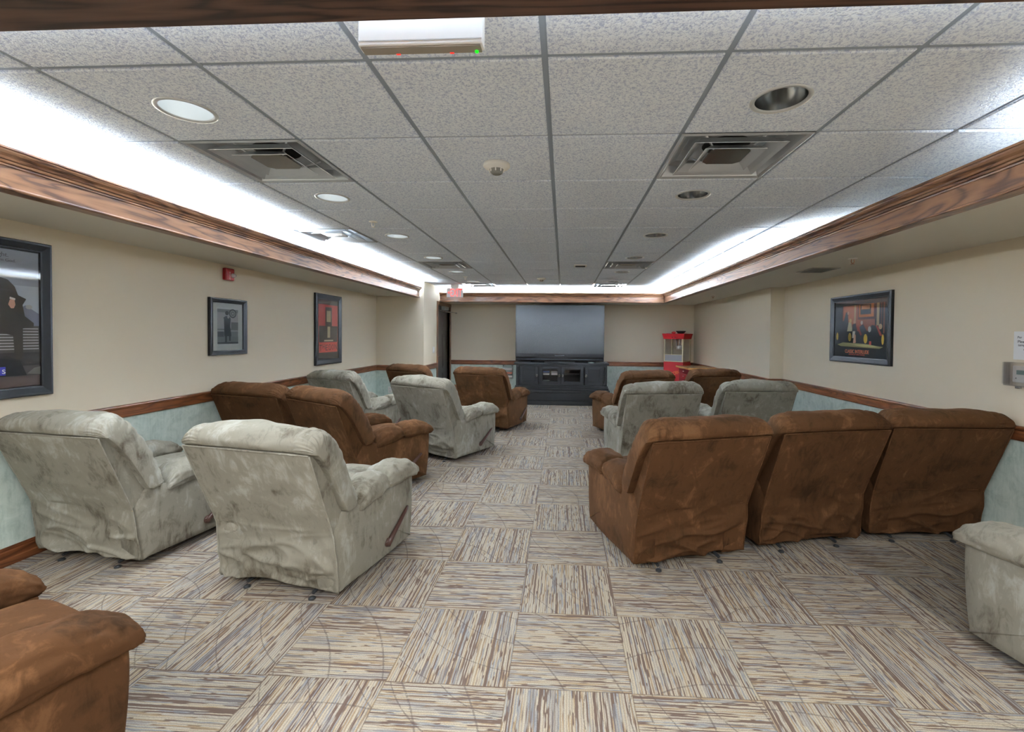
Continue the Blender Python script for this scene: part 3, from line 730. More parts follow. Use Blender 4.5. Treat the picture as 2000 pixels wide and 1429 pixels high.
# red poster with words THE DON (plain generic shapes in the same colours)
rd, dk, cr = (196, 58, 50), (64, 58, 56), (204, 190, 150)
L3 = [(dk, rect(0, 0, 1, 1)), (rd, rect(0.02, 0.27, 0.98, 0.92)),
      (dk, rect(0.06, 0.28, 0.96, 0.56)), (dk, rect(0.36, 0.56, 0.68, 0.88)), (cr, rect(0.42, 0.63, 0.62, 0.82)), (cr, rect(0.46, 0.36, 0.59, 0.55)),
      (cr, rect(0.30, 0.300, 0.74, 0.325)), ((214, 64, 46), rect(0.06, 0.115, 0.95, 0.285))]
p3, iw, ih = picture((XL, 6.303, 1.472), R(90), 0.716, 0.984, 0.078, L3, 'black framed red poster with the words THE DON on the left wall', bg=dk)
for k, (ch, u, z, h) in enumerate([('T', 0.135, 0.193, 0.085), ('H', 0.275, 0.212, 0.07), ('E', 0.415, 0.193, 0.08), ('D', 0.575, 0.198, 0.085), ('O', 0.715, 0.198, 0.075), ('N', 0.865, 0.203, 0.08)]):
    lettering(ch, 'lettering', 0.062 if ch != 'T' else 0.066, (ut(u, iw), -0.0125, (z-0.5)*ih), cm((44, 36, 36)), p3, height=h)
# classic interlude poster (generic lounge shapes)
W4, H4 = 0.93, 0.69
og, yl, nv = (158, 84, 52), (196, 160, 50), (28, 36, 40)
L4 = [(nv, rect(0, 0, 1, 1)), ((24, 28, 32), rect(0.05, 0.17, 0.95, 0.92)), (og, rect(0.17, 0.46, 0.78, 0.915)), ((176, 100, 58), rect(0.20, 0.60, 0.42, 0.91)), ((196, 168, 120), rect(0.40, 0.55, 0.435, 0.915)),
      ((84, 42, 26), rect(0.47, 0.66, 0.80, 0.92)), ((198, 112, 50), rect(0.49, 0.70, 0.76, 0.92)), ((40, 40, 40), rect(0.52, 0.745, 0.71, 0.915)), ((190, 130, 90), rect(0.54, 0.83, 0.69, 0.90)),
      ((188, 160, 116), rect(0.81, 0.55, 0.855, 0.92)), ((110, 56, 40), rect(0.88, 0.50, 0.90, 0.92)), ((150, 90, 66), rect(0.925, 0.42, 0.945, 0.92)),
      ((26, 26, 30), [(0.12, 0.24), (0.13, 0.60), (0.20, 0.66), (0.24, 0.80), (0.28, 0.80), (0.29, 0.62), (0.31, 0.24)]), ((206, 160, 120), ell(0.285, 0.785, 0.02, 0.03)),
      ((200, 190, 150), [(0.27, 0.46), (0.30, 0.62), (0.35, 0.62), (0.38, 0.46)]), ((214, 176, 120), ell(0.335, 0.645, 0.025, 0.04)),
      ((34, 34, 40), [(0.37, 0.44), (0.38, 0.58), (0.44, 0.60), (0.48, 0.44)]), ((206, 160, 124), ell(0.415, 0.625, 0.022, 0.035)),
      ((30, 30, 34), [(0.50, 0.36), (0.52, 0.54), (0.58, 0.58), (0.66, 0.44), (0.68, 0.30), (0.50, 0.28)]), ((206, 180, 160), ell(0.555, 0.605, 0.022, 0.035)),
      ((150, 52, 40), [(0.45, 0.54), (0.50, 0.56), (0.56, 0.40), (0.54, 0.38)]), ((26, 28, 32), [(0.66, 0.24), (0.68, 0.48), (0.74, 0.56), (0.82, 0.54), (0.90, 0.40), (0.92, 0.24)]), ((196, 190, 180), ell(0.70, 0.49, 0.028, 0.05)),
      ((170, 70, 52), [(0.80, 0.56), (0.84, 0.54), (0.92, 0.38), (0.88, 0.38)]), ((206, 168, 128), ell(0.885, 0.53, 0.03, 0.045)),
      ((206, 196, 172), [(0.38, 0.34), (0.39, 0.46), (0.44, 0.46), (0.43, 0.34)]), ((214, 164, 130), [(0.40, 0.24), (0.42, 0.40), (0.45, 0.40), (0.455, 0.26)]),
      (yl, ell(0.075, 0.37, 0.022, 0.07)), (yl, ell(0.335, 0.355, 0.032, 0.075)), (yl, ell(0.635, 0.33, 0.034, 0.08)), (yl, ell(0.93, 0.32, 0.02, 0.085)),
      ((128, 124, 76), [(0.08, 0.22), (0.20, 0.26), (0.60, 0.245), (0.94, 0.20), (0.88, 0.17), (0.50, 0.18), (0.16, 0.19)]), ((170, 162, 100), [(0.38, 0.225), (0.70, 0.235), (0.90, 0.19), (0.60, 0.19)]), ((190, 60, 40), rect(0.705, 0.23, 0.74, 0.29))]
p4, iw, ih = picture((XR, 4.727, 1.512), R(-90), W4, H4, 0.058, L4, 'black framed CLASSIC INTERLUDE poster on the right wall', bg=nv)
lettering('CLASSIC INTERLUDE', 'lettering', 0.37, (ut(0.475, iw), -0.018, (0.105-0.5)*ih), cm((214, 116, 70)), p4, height=0.036)
lettering('PAINTING BY CHRIS CONSANI', 'lettering', 0.245, (ut(0.475, iw), -0.018, (0.052-0.5)*ih), cm((196, 84, 60)), p4, height=0.013)

# ------------------------------------------------------------------ notice + thermostat at the right edge
nt_ = empty('paper_notice', (XR, 3.04, 1.385), R(-90))
MB().box(-0.125, 0.15, -0.0012, 0, -0.095, 0.088).build('sheet', PAPER, nt_)
MB().box(-0.052, 0.02, -0.0020, -0.0011, 0.040, 0.062).build('highlight', GRNHL, nt_)
lettering('Per', 'lettering', 0.028, (-0.085, -0.0022, 0.050), INK, nt_)
lettering('R', 'lettering', 0.011, (-0.043, -0.0026, 0.051), INK, nt_)
lettering('Please', 'lettering', 0.062, (-0.066, -0.0022, 0.022), INK, nt_)
lettering('temper', 'lettering', 0.066, (-0.062, -0.0022, -0.004), INK, nt_)
lettering('to', 'lettering', 0.018, (-0.050, -0.0022, -0.030), INK, nt_)
tag(nt_, 'white paper notice taped to the right wall above the thermostat', 'notice')
th = empty('thermostat', (XR, 3.06, 1.195), R(-90))
MB().box(-0.080, 0.075, -0.028, 0, -0.052, 0.055).build('body', WHITEPL, th, bevel=0.004)
MB().box(-0.052, 0.02, -0.0295, -0.0275, 0.0, 0.028).build('display', LCD, th)
MB().box(-0.058, -0.052, -0.0295, -0.0275, -0.028, -0.022).build('button', GREYPL, th)
m = MB(); m.box(-0.105, 0.10, -0.062, -0.059, -0.075, 0.078); m.box(-0.105, -0.102, -0.062, 0, -0.075, 0.078); m.box(-0.105, 0.10, -0.062, 0, 0.075, 0.078); m.box(-0.105, 0.10, -0.062, 0, -0.075, -0.072)
m.box(-0.160, -0.105, -0.020, -0.017, -0.070, 0.074)
for k in range(5): m.box(-0.100+k*0.0045, -0.0985+k*0.0045, -0.0635, -0.0615, -0.07, 0.072)
m.build('clear_guard', CLEARPL, th)
MB().box(-0.06, -0.03, -0.03, -0.012, -0.092, -0.076).build('lock', CHROME, th, bevel=0.003)
tag(th, 'white thermostat inside a clear plastic guard at the right photo edge', 'thermostat')

# ------------------------------------------------------------------ television stand
ST = empty('television_stand', (-0.035, 9.62, 0))
SF = -0.34   # front face of the carcass, local y
m = MB(); m.box(-0.925, 0.925, SF+0.02, 0.22, 0.39, 0.412); m.box(-0.925, 0.925, SF+0.02, 0.22, 0.80, 0.82)
m.box(-0.925, -0.905, SF+0.02, 0.22, 0.412, 0.80); m.box(0.905, 0.925, SF+0.02, 0.22, 0.412, 0.80); m.box(-0.925, 0.925, 0.20, 0.22, 0.412, 0.80)
for x in (-0.455, 0.0, 0.45): m.box(x-0.012, x+0.012, SF+0.03, 0.20, 0.412, 0.80)
m.box(-0.925, 0.925, SF, SF+0.022, 0.785, 0.82); m.box(-0.925, -0.855, SF, SF+0.022, 0.39, 0.785); m.box(0.84, 0.925, SF, SF+0.022, 0.39, 0.785)
m.box(-0.86, 0.85, SF, SF+0.022, 0.39, 0.415)
m.build('carcass', BLACKW, ST)
MB().box(-0.965, 0.965, SF-0.03, 0.24, 0.822, 0.862).build('top', BLACKW, ST, bevel=0.010, seg=3)
m = MB(); m.box(-0.945, 0.945, SF-0.02, 0.24, 0.355, 0.389); m.box(-0.955, 0.955, SF-0.035, 0.24, 0.310, 0.356); m.build('waist_moulding', BLACKW, ST, bevel=0.006)
m = MB(); m.box(-0.98, 0.98, SF-0.05, 0.24, 0.255, 0.309); m.box(-0.965, 0.965, SF-0.04, 0.24, 0.09, 0.256); m.box(-0.985, 0.985, SF-0.06, 0.24, 0.0, 0.088); m.box(-0.97, 0.97, SF-0.048, 0.2, 0.235, 0.2545)
m.build('plinth', BLACKW, ST, bevel=0.006)
for x in (-0.885, 0.885):
    m = MB(); m.lathe([(0.018, 0.0), (0.018, 0.03), (0.026, 0.035), (0.026, 0.05), (0.016, 0.06), (0.020, 0.10), (0.018, 0.34), (0.024, 0.36), (0.024, 0.38), (0.018, 0.395)], c=(x, SF-0.012, 0.392), n=18)
    m.build('turned_column', BLACKW, ST, smooth=True)
def door(x0, x1, glazed):
    z0, z1 = 0.418, 0.783; y = SF-0.006; s = 0.055
    q = MB(); q.box(x0, x0+s, y, y+0.022, z0, z1); q.box(x1-s, x1, y, y+0.022, z0, z1); q.box(x0+s, x1-s, y, y+0.022, z0, z0+s); q.box(x0+s, x1-s, y, y+0.022, z1-s, z1)
    b = 0.012
    for (a0, a1, c0, c1) in ((x0+s, x0+s+b, z0+s, z1-s), (x1-s-b, x1-s, z0+s, z1-s), (x0+s, x1-s, z0+s, z0+s+b), (x0+s, x1-s, z1-s-b, z1-s)): q.box(a0, a1, y+0.006, y+0.016, c0, c1)
    if not glazed: q.box(x0+s, x1-s, y+0.014, y+0.020, z0+s, z1-s)
    dr = q.build('door', BLACKW, ST, bevel=0.003)
    if glazed: MB().box(x0+s, x1-s, y+0.012, y+0.015, z0+s, z1-s).build('glass_pane', GLASS, dr)
    return dr
def knob(dr, x):
    q = MB(); q.lathe([(0.0, 0.030), (0.006, 0.030), (0.006, 0.0)], c=(x, SF-0.006, 0.60), n=12, axis=1)
    pts = [(x+0.015*math.cos(a*PI/8), SF-0.034, 0.60+0.024*math.sin(a*PI/8)) for a in range(17)]
    q.tube(pts, 0.0055, 8, cap=False); q.build('knob', mat('polished_nickel', rgb(225, 225, 222), 0.12, 0.9), dr, smooth=True)
knob(door(-0.845, -0.475, False), -0.500); knob(door(-0.440, -0.012, True), -0.040); knob(door(0.002, 0.445, True), 0.028); knob(door(0.475, 0.835, False), 0.500)
m = MB(); m.box(-0.443, -0.012, SF+0.05, 0.20, 0.592, 0.604); m.box(0.012, 0.438, SF+0.05, 0.20, 0.592, 0.604); m.build('shelf', BLACKW, ST)
tag(ST, 'black wooden television stand with four doors and a tall plinth', 'television stand')

# things inside and on the stand
cx0, cy0 = -0.035, 9.62
def case(name, x, z, w_, h_, c, label, cat, dy=0.0, dp=0.19, grp=None, rough=0.4):
    q = MB(); q.box(-w_/2, w_/2, -dp/2, dp/2, 0, h_); o = q.build(name, cm(c, rough), None, bevel=0.002)
    o.location = (cx0+x, cy0+SF+0.16+dy, z); tag(o, label, cat, grp); return o
G_ = 'discs behind the left glass door'
def disc(x, z, c, lab):
    o = case('disc_case', x, z, 0.155, 0.015, c, lab, 'disc case', grp=G_)
    return o
cols_ = [(222, 220, 216), (190, 196, 200), (226, 226, 224), (176, 150, 150), (214, 210, 206), (90, 110, 160), (40, 60, 110), (30, 90, 170)]
for k in range(5): disc(-0.325, 0.6045+k*0.0155, [(226, 226, 226), (210, 212, 214), (60, 62, 70), (36, 88, 168), (44, 110, 190)][k], ['white disc case at the bottom of the upper left stack behind the glass', 'second pale disc case in the upper left stack behind the glass', 'dark disc case in the middle of the upper left stack', 'blue disc case in the upper left stack behind the glass', 'topmost blue disc case of the upper left stack behind the glass'][k])
for k in range(5): disc(-0.130, 0.6045+k*0.0155, [(226, 222, 224), (206, 196, 202), (200, 200, 204), (120, 120, 126), (170, 172, 176)][k], ['white disc case at the bottom of the upper right stack behind the glass', 'second pinkish disc case of the upper right stack behind the glass', 'middle pale disc case of the upper right stack behind the glass', 'dark grey disc case of the upper right stack behind the glass', 'topmost grey disc case of the upper right stack behind the glass'][k])
for k in range(5): disc(-0.325, 0.4125+k*0.0155, [(214, 216, 216), (226, 226, 226), (206, 208, 208), (60, 64, 66), (96, 104, 100)][k], ['bottom pale disc case of the lower left stack behind the glass', 'second white disc case of the lower left stack behind the glass', 'middle grey disc case of the lower left stack behind the glass', 'dark disc case near the top of the lower left stack', 'topmost greenish disc case of the lower left stack'][k])
for k in range(4): disc(-0.130, 0.4125+k*0.0155, [(214, 180, 186), (190, 110, 118), (224, 222, 222), (70, 72, 78)][k], ['pink disc case at the bottom of the lower right stack', 'rose disc case second in the lower right stack', 'white disc case third in the lower right stack', 'dark disc case on top of the lower right stack'][k])
def device(name, x, z, w_, h_, lab, cat, dp=0.22, led=(200, 210, 200)):
    r = empty(name, (cx0+x, cy0+SF+0.18, z)); MB().box(-w_/2, w_/2, -dp/2, dp/2, 0.004, h_).build('case', GLOSSBLK, r, bevel=0.003)
    MB().box(-w_/2+0.03, w_/2-0.03, -dp/2-0.001, -dp/2+0.001, h_*0.4, h_*0.6).build('front_strip', cm((90, 94, 98), 0.2), r)
    tag(r, lab, cat); return r
device('disc_player', 0.22, 0.604, 0.36, 0.05, 'black disc player on the upper shelf behind the right glass door', 'disc player')
device('cable_box', 0.09, 0.412, 0.13, 0.06, 'dark cable box on the lower shelf behind the right glass door', 'cable box')
device('games_console', 0.27, 0.412, 0.15, 0.045, 'low grey games console at the lower right behind the glass', 'console')
def on_top(name, x, y, w_, d_, h_, c, lab, cat):
    q = MB(); q.box(-w_/2, w_/2, -d_/2, d_/2, 0, h_); o = q.build(name, cm(c, 0.35), bevel=0.004); o.location = (cx0+x, cy0+y, 0.862); tag(o, lab, cat); return o
on_top('media_player', -0.04, -0.305, 0.62, 0.05, 0.022, (24, 25, 28), 'long low black sound bar on the stand below the television', 'sound bar')
on_top('paper_stack', 0.60, -0.31, 0.11, 0.07, 0.014, (170, 190, 176), 'small pale green box on the stand top right of the sound bar', 'box')
on_top('set_top_box', 0.79, -0.31, 0.17, 0.09, 0.024, (30, 30, 32), 'small black set top box at the right end of the stand', 'set top box')

# television (rear projection set)
TV = empty('television', (-0.078, 9.60, 0.863))
m = MB(); m.box(-0.918, 0.918, -0.115, -0.06, 0.018, 0.115); m.box(-0.60, 0.60, -0.10, 0.20, 0.0, 0.10); m.build('base_cabinet', GLOSSBLK, TV, bevel=0.006)
m = MB(); m.prism([(-0.07, 0.06), (-0.07, 1.17), (0.02, 1.14), (0.24, 0.75), (0.26, 0.10)], 0, -0.86, 0.86); m.build('rear_housing', mat('tv_back', rgb(24, 24, 26), 0.6), TV)
m = MB(); T0, T1, B_, X_ = 0.175, 1.180, 0.014, 0.920
m.box(-X_, X_, -0.118, -0.07, 0.105, T0); m.box(-X_, X_, -0.118, -0.07, T1-0.008, T1+0.006); m.box(-X_, -X_+B_, -0.118, -0.07, T0, T1); m.box(X_-B_, X_, -0.118, -0.07, T0, T1)
m.build('bezel', mat('tv_bezel', rgb(18, 19, 21), 0.25), TV)
MB().box(-X_+B_, X_-B_, -0.108, -0.075, T0, T1-0.008).build('screen', SCREEN, TV)
MB().box(-X_+0.02, X_-0.02, -0.121, -0.117, 0.048, 0.062).build('chrome_strip', mat('tv_strip', rgb(70, 76, 84), 0.2, 0.5), TV)
MB().box(-0.10, 0.10, -0.1205, -0.1175, 0.135, 0.140).build('badge', cm((120, 124, 130), 0.3), TV)
tag(TV, 'very large dark grey television standing on the black stand', 'television')

# rack on the wallpaper left of the stand
rk = empty('wall_rack', (-1.19, YB, 0.60))
MB().box(-0.13, 0.09, -0.012, 0, -0.13, 0.16).build('back_plate', mat('rack_plate', rgb(150, 162, 158), 0.5), rk)
for k, (z, c) in enumerate([(0.055, (206, 206, 206)), (-0.03, (204, 130, 110)), (-0.105, (214, 214, 214))]): MB().box(-0.12, 0.085, -0.07, -0.012, z, z+0.04).build('shelf', cm(c), rk)
m = MB()
for x in (-0.11, 0.08): m.lathe([(0, 0.03), (0.011, 0.026), (0.011, 0.0)], c=(x, 0, 0.145), n=12, axis=1)
m.build('knob', BLACKM, rk)
tag(rk, 'small wall rack with pale shelves between the brown recliner and the stand', 'wall rack')

# ------------------------------------------------------------------ popcorn machine on its cart
pc = empty('popcorn_machine', (2.358, 9.58, 0), R(-36))
Hh = 0.205
m = MB(); m.box(-Hh, Hh, -Hh, Hh, 0.30, 0.90); m.box(-Hh+0.01, Hh-0.01, -Hh+0.01, Hh-0.01, 0.10, 0.30); m.build('cart', RED, pc, bevel=0.006)
lettering('POPCORN', 'lettering', 0.26, (0.0, -Hh-0.001, 0.66), cm((230, 140, 60)), pc, height=0.07, roll=R(18))
for sx in (-1, 1): MB().lathe([(0, -0.02), (0.15, -0.02), (0.16, 0.0), (0.15, 0.02), (0, 0.02)], c=(sx*(Hh+0.025), 0.05, 0.16), n=28, axis=0).build('wheel', BLACKM, pc)
m = MB()
for sx in (-1, 1):
    for sy in (-1, 1): m.box(sx*Hh-0.012*(sx+1), sx*Hh+0.012*(1-sx), sy*Hh-0.012*(sy+1), sy*Hh+0.012*(1-sy), 0.90, 1.365)
m.box(-Hh, Hh, -Hh, Hh, 0.90, 0.918); m.box(-Hh, Hh, -Hh, -Hh+0.012, 1.04, 1.052)
m.build('case_frame', mat('brass_frame', rgb(206, 196, 160), 0.35, 0.4), pc)
m = MB(); m.box(-Hh+0.01, Hh-0.01, -Hh+0.004, -Hh+0.008, 0.918, 1.04); m.build('front_tray_panel', mat('brushed_tray', rgb(150, 150, 152), 0.4, 0.3), pc)
m = MB(); q = Hh-0.006; m.box(-q, q, -q, -q+0.003, 1.052, 1.36); m.box(-q, -q+0.003, -q, q, 0.92, 1.36); m.box(q-0.003, q, -q, q, 0.92, 1.36); m.box(-q, q, q-0.003, q, 0.92, 1.36); m.build('glass_pane', GLASS, pc)
def frus(mb, h0, z0, h1, z1):
    v = [(sx*h0, sy*h0, z0) for sx, sy in ((-1, -1), (1, -1), (1, 1), (-1, 1))]+[(sx*h1, sy*h1, z1) for sx, sy in ((-1, -1), (1, -1), (1, 1), (-1, 1))]
    mb.add(v, [(k, (k+1) % 4, 4+(k+1) % 4, 4+k) for k in range(4)]+[(3, 2, 1, 0), (4, 5, 6, 7)])
m = MB(); frus(m, Hh+0.005, 1.365, Hh+0.03, 1.475); m.build('canopy', RED, pc)
m = MB()
for x in (-0.02, 0.04): m.lathe([(0, 0.012), (0.011, 0.010), (0.012, 0.0)], c=(x, -Hh-0.008, 1.40), n=12, axis=1)
m.build('switch', BLACKM, pc)
m = MB(); m.lathe([(0.0, 1.15), (0.055, 1.15), (0.065, 1.17), (0.065, 1.225), (0.05, 1.235), (0.0, 1.235)], c=(0.05, 0.0, 0), n=24); m.tube([(0.05, 0, 1.235), (0.05, 0, 1.365)], 0.012, 10); m.tube([(0.09, 0, 1.20), (0.11, 0, 1.365)], 0.006, 8); m.tube([(-0.02, 0, 1.20), (-0.02, 0, 1.365)], 0.010, 8)
m.build('kettle', mat('kettle_steel', rgb(190, 190, 192), 0.3, 0.6), pc, smooth=True)
tag(pc, 'red popcorn machine with glass case standing in the back right corner', 'popcorn machine')
bw = MB(); bw.lathe([(0.0, 0.0), (0.055, 0.0), (0.07, 0.012), (0.104, 0.055), (0.100, 0.057), (0.066, 0.018), (0.05, 0.008), (0.0, 0.008)], n=32)
o = bw.build('bowl', mat('black_bowl', rgb(30, 28, 28), 0.35), smooth=True); o.location = (2.42, 9.55, 1.475); tag(o, 'black bowl on top of the popcorn machine', 'bowl')
random.seed(3)
def lump(name, r, h, c, loc, lab, cat):
    rs = []
    for i in range(9):
        t = i/8; z = h*t; rr = math.sin(PI*(0.12+0.85*t))**0.6
        rs.append([(r*rr*math.cos(a*PI/8)*(1+0.25*noise.noise((a*0.9, i*0.7, r*50))), r*0.75*rr*math.sin(a*PI/8)*(1+0.25*noise.noise((a*0.9, i*0.7, 4))), z) for a in range(16)])
    q = MB(); q.rings(rs); o = q.build(name, cm(c, 0.6), smooth=True); o.location = loc; tag(o, lab, cat); return o
lump('popcorn_bag', 0.045, 0.045, (214, 60, 60), (2.275, 9.56, 1.475), 'crumpled red bag on the popcorn machine beside the black bowl', 'bag')
lump('paper_bag', 0.045, 0.030, (224, 200, 196), (2.200, 9.72, 1.475), 'crumpled pale bag at the left end of the popcorn machine top', 'bag')

# red drawer cabinet with a wooden top
cb = empty('drawer_cabinet', (2.505, 8.80, 0), R(3))
m = MB(); m.box(-0.20, 0.20, -0.33, 0.33, 0.02, 0.812); m.build('body', REDDK, cb, bevel=0.004)
MB().box(-0.255, 0.245, -0.385, 0.385, 0.812, 0.846).build('worktop', wood('pale_worktop', 1, rgb(196, 146, 86), rgb(184, 134, 76), rgb(204, 156, 96), 0.2), cb, bevel=0.003)
for k in range(4):
    z1 = 0.800-k*0.095; q = MB(); q.box(-0.212, -0.199, -0.31, 0.31, z1-0.085, z1); dd = q.build('drawer', REDDK, cb, bevel=0.003)
    kk = MB(); kk.lathe([(0.0, -0.024), (0.010, -0.022), (0.012, -0.012), (0.005, 0.0)], c=(-0.212, 0.0, z1-0.042), n=12, axis=0); kk.build('knob', mat('white_knob', rgb(222, 216, 206), 0.3), dd, smooth=True)
q = MB(); q.box(-0.212, -0.199, -0.31, 0.31, 0.04, 0.415); dd = q.build('cupboard_door', REDDK, cb, bevel=0.003)
kk = MB(); kk.tube([(-0.225, -0.05, 0.36), (-0.235, -0.03, 0.34), (-0.235, -0.06, 0.30), (-0.225, -0.03, 0.26)], 0.008, 8); kk.build('handle', mat('white_handle', rgb(220, 214, 206), 0.3), dd, smooth=True)
tag(cb, 'dark red drawer cabinet with light wooden top against the right wall', 'cabinet')

# ------------------------------------------------------------------ recliners
def catmull(pts, n, closed=True):
    P = [Vector(p) for p in pts]; m_ = len(P); out = []
    segs = m_ if closed else m_-1; per = max(2, n//segs)
    for i in range(segs):
        p0, p1, p2, p3 = (P[(i-1) % m_], P[i], P[(i+1) % m_], P[(i+2) % m_]) if closed else (P[max(i-1, 0)], P[i], P[i+1], P[min(i+2, m_-1)])
        for k in range(per):
            t = k/per; out.append(0.5*((2*p1)+(-p0+p2)*t+(2*p0-5*p1+4*p2-p3)*t*t+(-p0+3*p1-3*p2+p3)*t*t*t))
    if not closed: out.append(P[-1])
    return out
SPINE = [Vector((-0.200, 0.838)), Vector((-0.150, 0.775)), Vector((-0.085, 0.680)), Vector((-0.030, 0.580)), Vector((0.015, 0.490))]
def nearest(p):
    best = None
    for a, b in zip(SPINE, SPINE[1:]):
        d = b-a; t = max(0, min(1, (p-a).dot(d)/d.dot(d))); q = a+d*t
        if best is None or (p-q).length < (p-best).length: best = q
    return best
def superbox(c, h, n=5.0, nu=28, nv=40, bulge=None):
    """rounded box as rings around z"""
    rs = []
    for i in range(nu+1):
        ph = -PI/2+PI*i/nu; cz = math.sin(ph); cr = math.cos(ph)
        ring = []
        for k in range(nv):
            a = 2*PI*k/nv; s = lambda v, e: math.copysign(abs(v)**e, v)
            x = s(cr, 2/n)*s(math.cos(a), 2/n); y = s(cr, 2/n)*s(math.sin(a), 2/n); z = s(cz, 2/n)
            p = Vector((c[0]+h[0]*x, c[1]+h[1]*y, c[2]+h[2]*z))
            if bulge: p += bulge(p, Vector((x, y, z)))
            ring.append(tuple(p))
        rs.append(ring)
    return rs
def recliner(fabric, seed):
    rnd = random.Random(seed); sx_ = seed*13.7
    root = empty('recliner')
    # --- upper back cushion with rolled side bolsters
    prof = catmull([(-0.202, 0.832), (-0.236, 0.850), (-0.243, 0.885), (-0.215, 0.925), (-0.155, 0.952), (-0.085, 0.945), (-0.020, 0.895), (0.045, 0.800), (0.100, 0.700), (0.146, 0.600), (0.166, 0.530), (0.150, 0.480), (0.090, 0.468), (0.020, 0.484), (-0.045, 0.60), (-0.110, 0.72), (-0.165, 0.795)], 255)
    rs = []; NU = 84
    for i in range(NU+1):
        t = -math.cos(PI*i/NU); t = max(-1, min(1, t)); s = max(0.0, 1-abs(t)**6.5)**(1/2.6)
        x = 0.417*t; ring = []
        for k, p in enumerate(prof):
            a = nearest(p); v = p-a
            f = 0.16+0.84*s
            top = max(0, min(1, (p.y-0.80)/0.12))
            ext = 1+0.03*top*(1-t*t)
            wr = 0.020*noise.noise((x*4+sx_, k*0.024, seed))+0.006*noise.noise((x*11+sx_, k*0.07, seed+9))
            edge = max(0, (abs(t)-0.62)/0.38)
            wr += 0.014*edge*noise.noise((x*6, k*0.20, seed+5))+0.0040*min(1, edge*1.6)*(0.35+0.65*max(0, noise.noise((x*5, k*0.045, seed+2))*2))*math.sin(k*0.85+7*noise.noise((x*6, k*0.06, seed)))
            dent = -0.022*math.exp(-((abs(x)-0.292)/0.016)**2)*(1 if p.x > -0.05 else 0.45)
            d = v.normalized() if v.length > 1e-5 else Vector((0, 0))
            q = a+v*f*ext+d*((wr+dent)*min(1, v.length/0.04)*min(1, s*1.6))
            droop = -0.012*top*abs(t)**5
            ring.append((x, q.x, q.y+droop))
        rs.append(ring)
    q = MB(); q.rings(rs); q.build('back_cushion', fabric, root, smooth=True, fixn=True)
    # --- wedge shaped inner frame of the back (its sides show as the flat wings)
    q = MB(); out = [(-0.050, 0.372), (-0.205, 0.810), (-0.214, 0.836), (-0.182, 0.852), (-0.140, 0.790), (-0.080, 0.690), (-0.020, 0.580), (0.030, 0.478), (-0.022, 0.380)]
    q.prism(out, 0, -0.370, 0.370); q.build('back_frame', fabric, root, bevel=0.008, seg=2, fixn=True)
    # --- loose fabric panel over the rear
    def pan(u, v):
        x = (u-0.5)*2
        if v < 0.62:
            t = v/0.62; hw = 0.386-0.008*t; y = -0.226+0.181*t-0.004; z = 0.833-0.463*t
        else:
            t = (v-0.62)/0.38; hw = 0.378+0.006*math.sin(t*PI)+0.004*t; y = -0.049+0.040*t; z = 0.370-0.305*t
        px = x*hw
        nrm = -1
        lo = max(0, (v-0.50)/0.50)
        sg2 = 1 if seed % 2 else -1
        rd_ = 1-min(1, abs(noise.noise((px*1.6*sg2+v*3.2+sx_, v*4.2-px*2.6*sg2, seed*2.1)))*3.2)
        rd2 = 1-min(1, abs(noise.noise((px*2.4+sx_, v*7.5+px*2.2*sg2, seed*3.3)))*3.0)
        fold = lo*(0.042*rd_*rd_+0.020*rd2*rd2-0.018)
        fold += 0.014*lo*math.sin((px*1.6+v*(3.2 if seed % 2 else -3.0))*7+2*noise.noise((px*3, v*3, seed)))*min(1, 3*(1-abs(x))+0.35)
        up = 0.007*noise.noise((px*5+sx_, v*6, seed))+0.003*noise.noise((px*14+sx_, v*16, seed))
        edge = min(1, (1-abs(x))*9)
        y += (nrm*(fold+up))*max(0.3, edge)*min(1, v*12)-0.010*lo*abs(x)**6
        if v > 0.62: z += 0.020*((v-0.62)/0.38)**3*noise.noise((px*3+sx_, 2.0, seed))
        y = min(y, -0.226+0.181*min(1, v/0.62)-0.002) if v < 0.60 else min(y, -0.010+0.02*lo)
        return (px, y, z)
    q = MB(); q.grid(pan, 80, 110); bp_ = q.build('back_panel', fabric, root, smooth=True, solid=0.006)
    pip = MB()
    for sgn in (0.0, 1.0): pip.tube([Vector(pan(sgn, k/40))+Vector(((sgn-0.5)*0.006, -0.001, 0)) for k in range(41)], 0.0045, 6)
    pip.tube([Vector(pan(k/40, 0.0))+Vector((0, -0.004, 0.002)) for k in range(41)], 0.0045, 6)
    pip.build('piping', fabric, bp_, smooth=True)
    pn = MB()
    for sgn in (-1, 1): pn.lathe([(0, 0.004), (0.004, 0.002), (0.004, 0.0)], c=(sgn*0.381, -0.053, 0.372), n=8, axis=1)
    pn.build('pin', PIN, bp_)
    # --- side panels
    for sgn in (-1, 1):
        op = catmull([(0.000, 0.062), (-0.020, 0.200), (-0.042, 0.362), (-0.012, 0.425), (0.022, 0.474), (0.080, 0.478), (0.20, 0.470), (0.50, 0.470), (0.745, 0.468), (0.772, 0.440), (0.765, 0.25), (0.742, 0.060), (0.720, 0.045), (0.40, 0.050), (0.05, 0.056)], 60)
        rs = []
        for (dx, s) in ((0.245, 1.0), (0.355, 1.0), (0.374, 0.992), (0.383, 0.96), (0.385, 0.80), (0.388, 0.5), (0.388, 0.2)):
            c = Vector((0.37, 0.26)); rs.append([(sgn*(dx-0.030*max(0, (c.x+(p.x-c.x)*s)-0.45)/0.3*0.6+0.004*noise.noise((p.x*6, p.y*6, s*3+seed))), c.x+(p.x-c.x)*s, c.y+(p.y-c.y)*s) for p in op])
        q = MB(); q.rings(rs); q.build('side_panel', fabric, root, smooth=True, fixn=True)
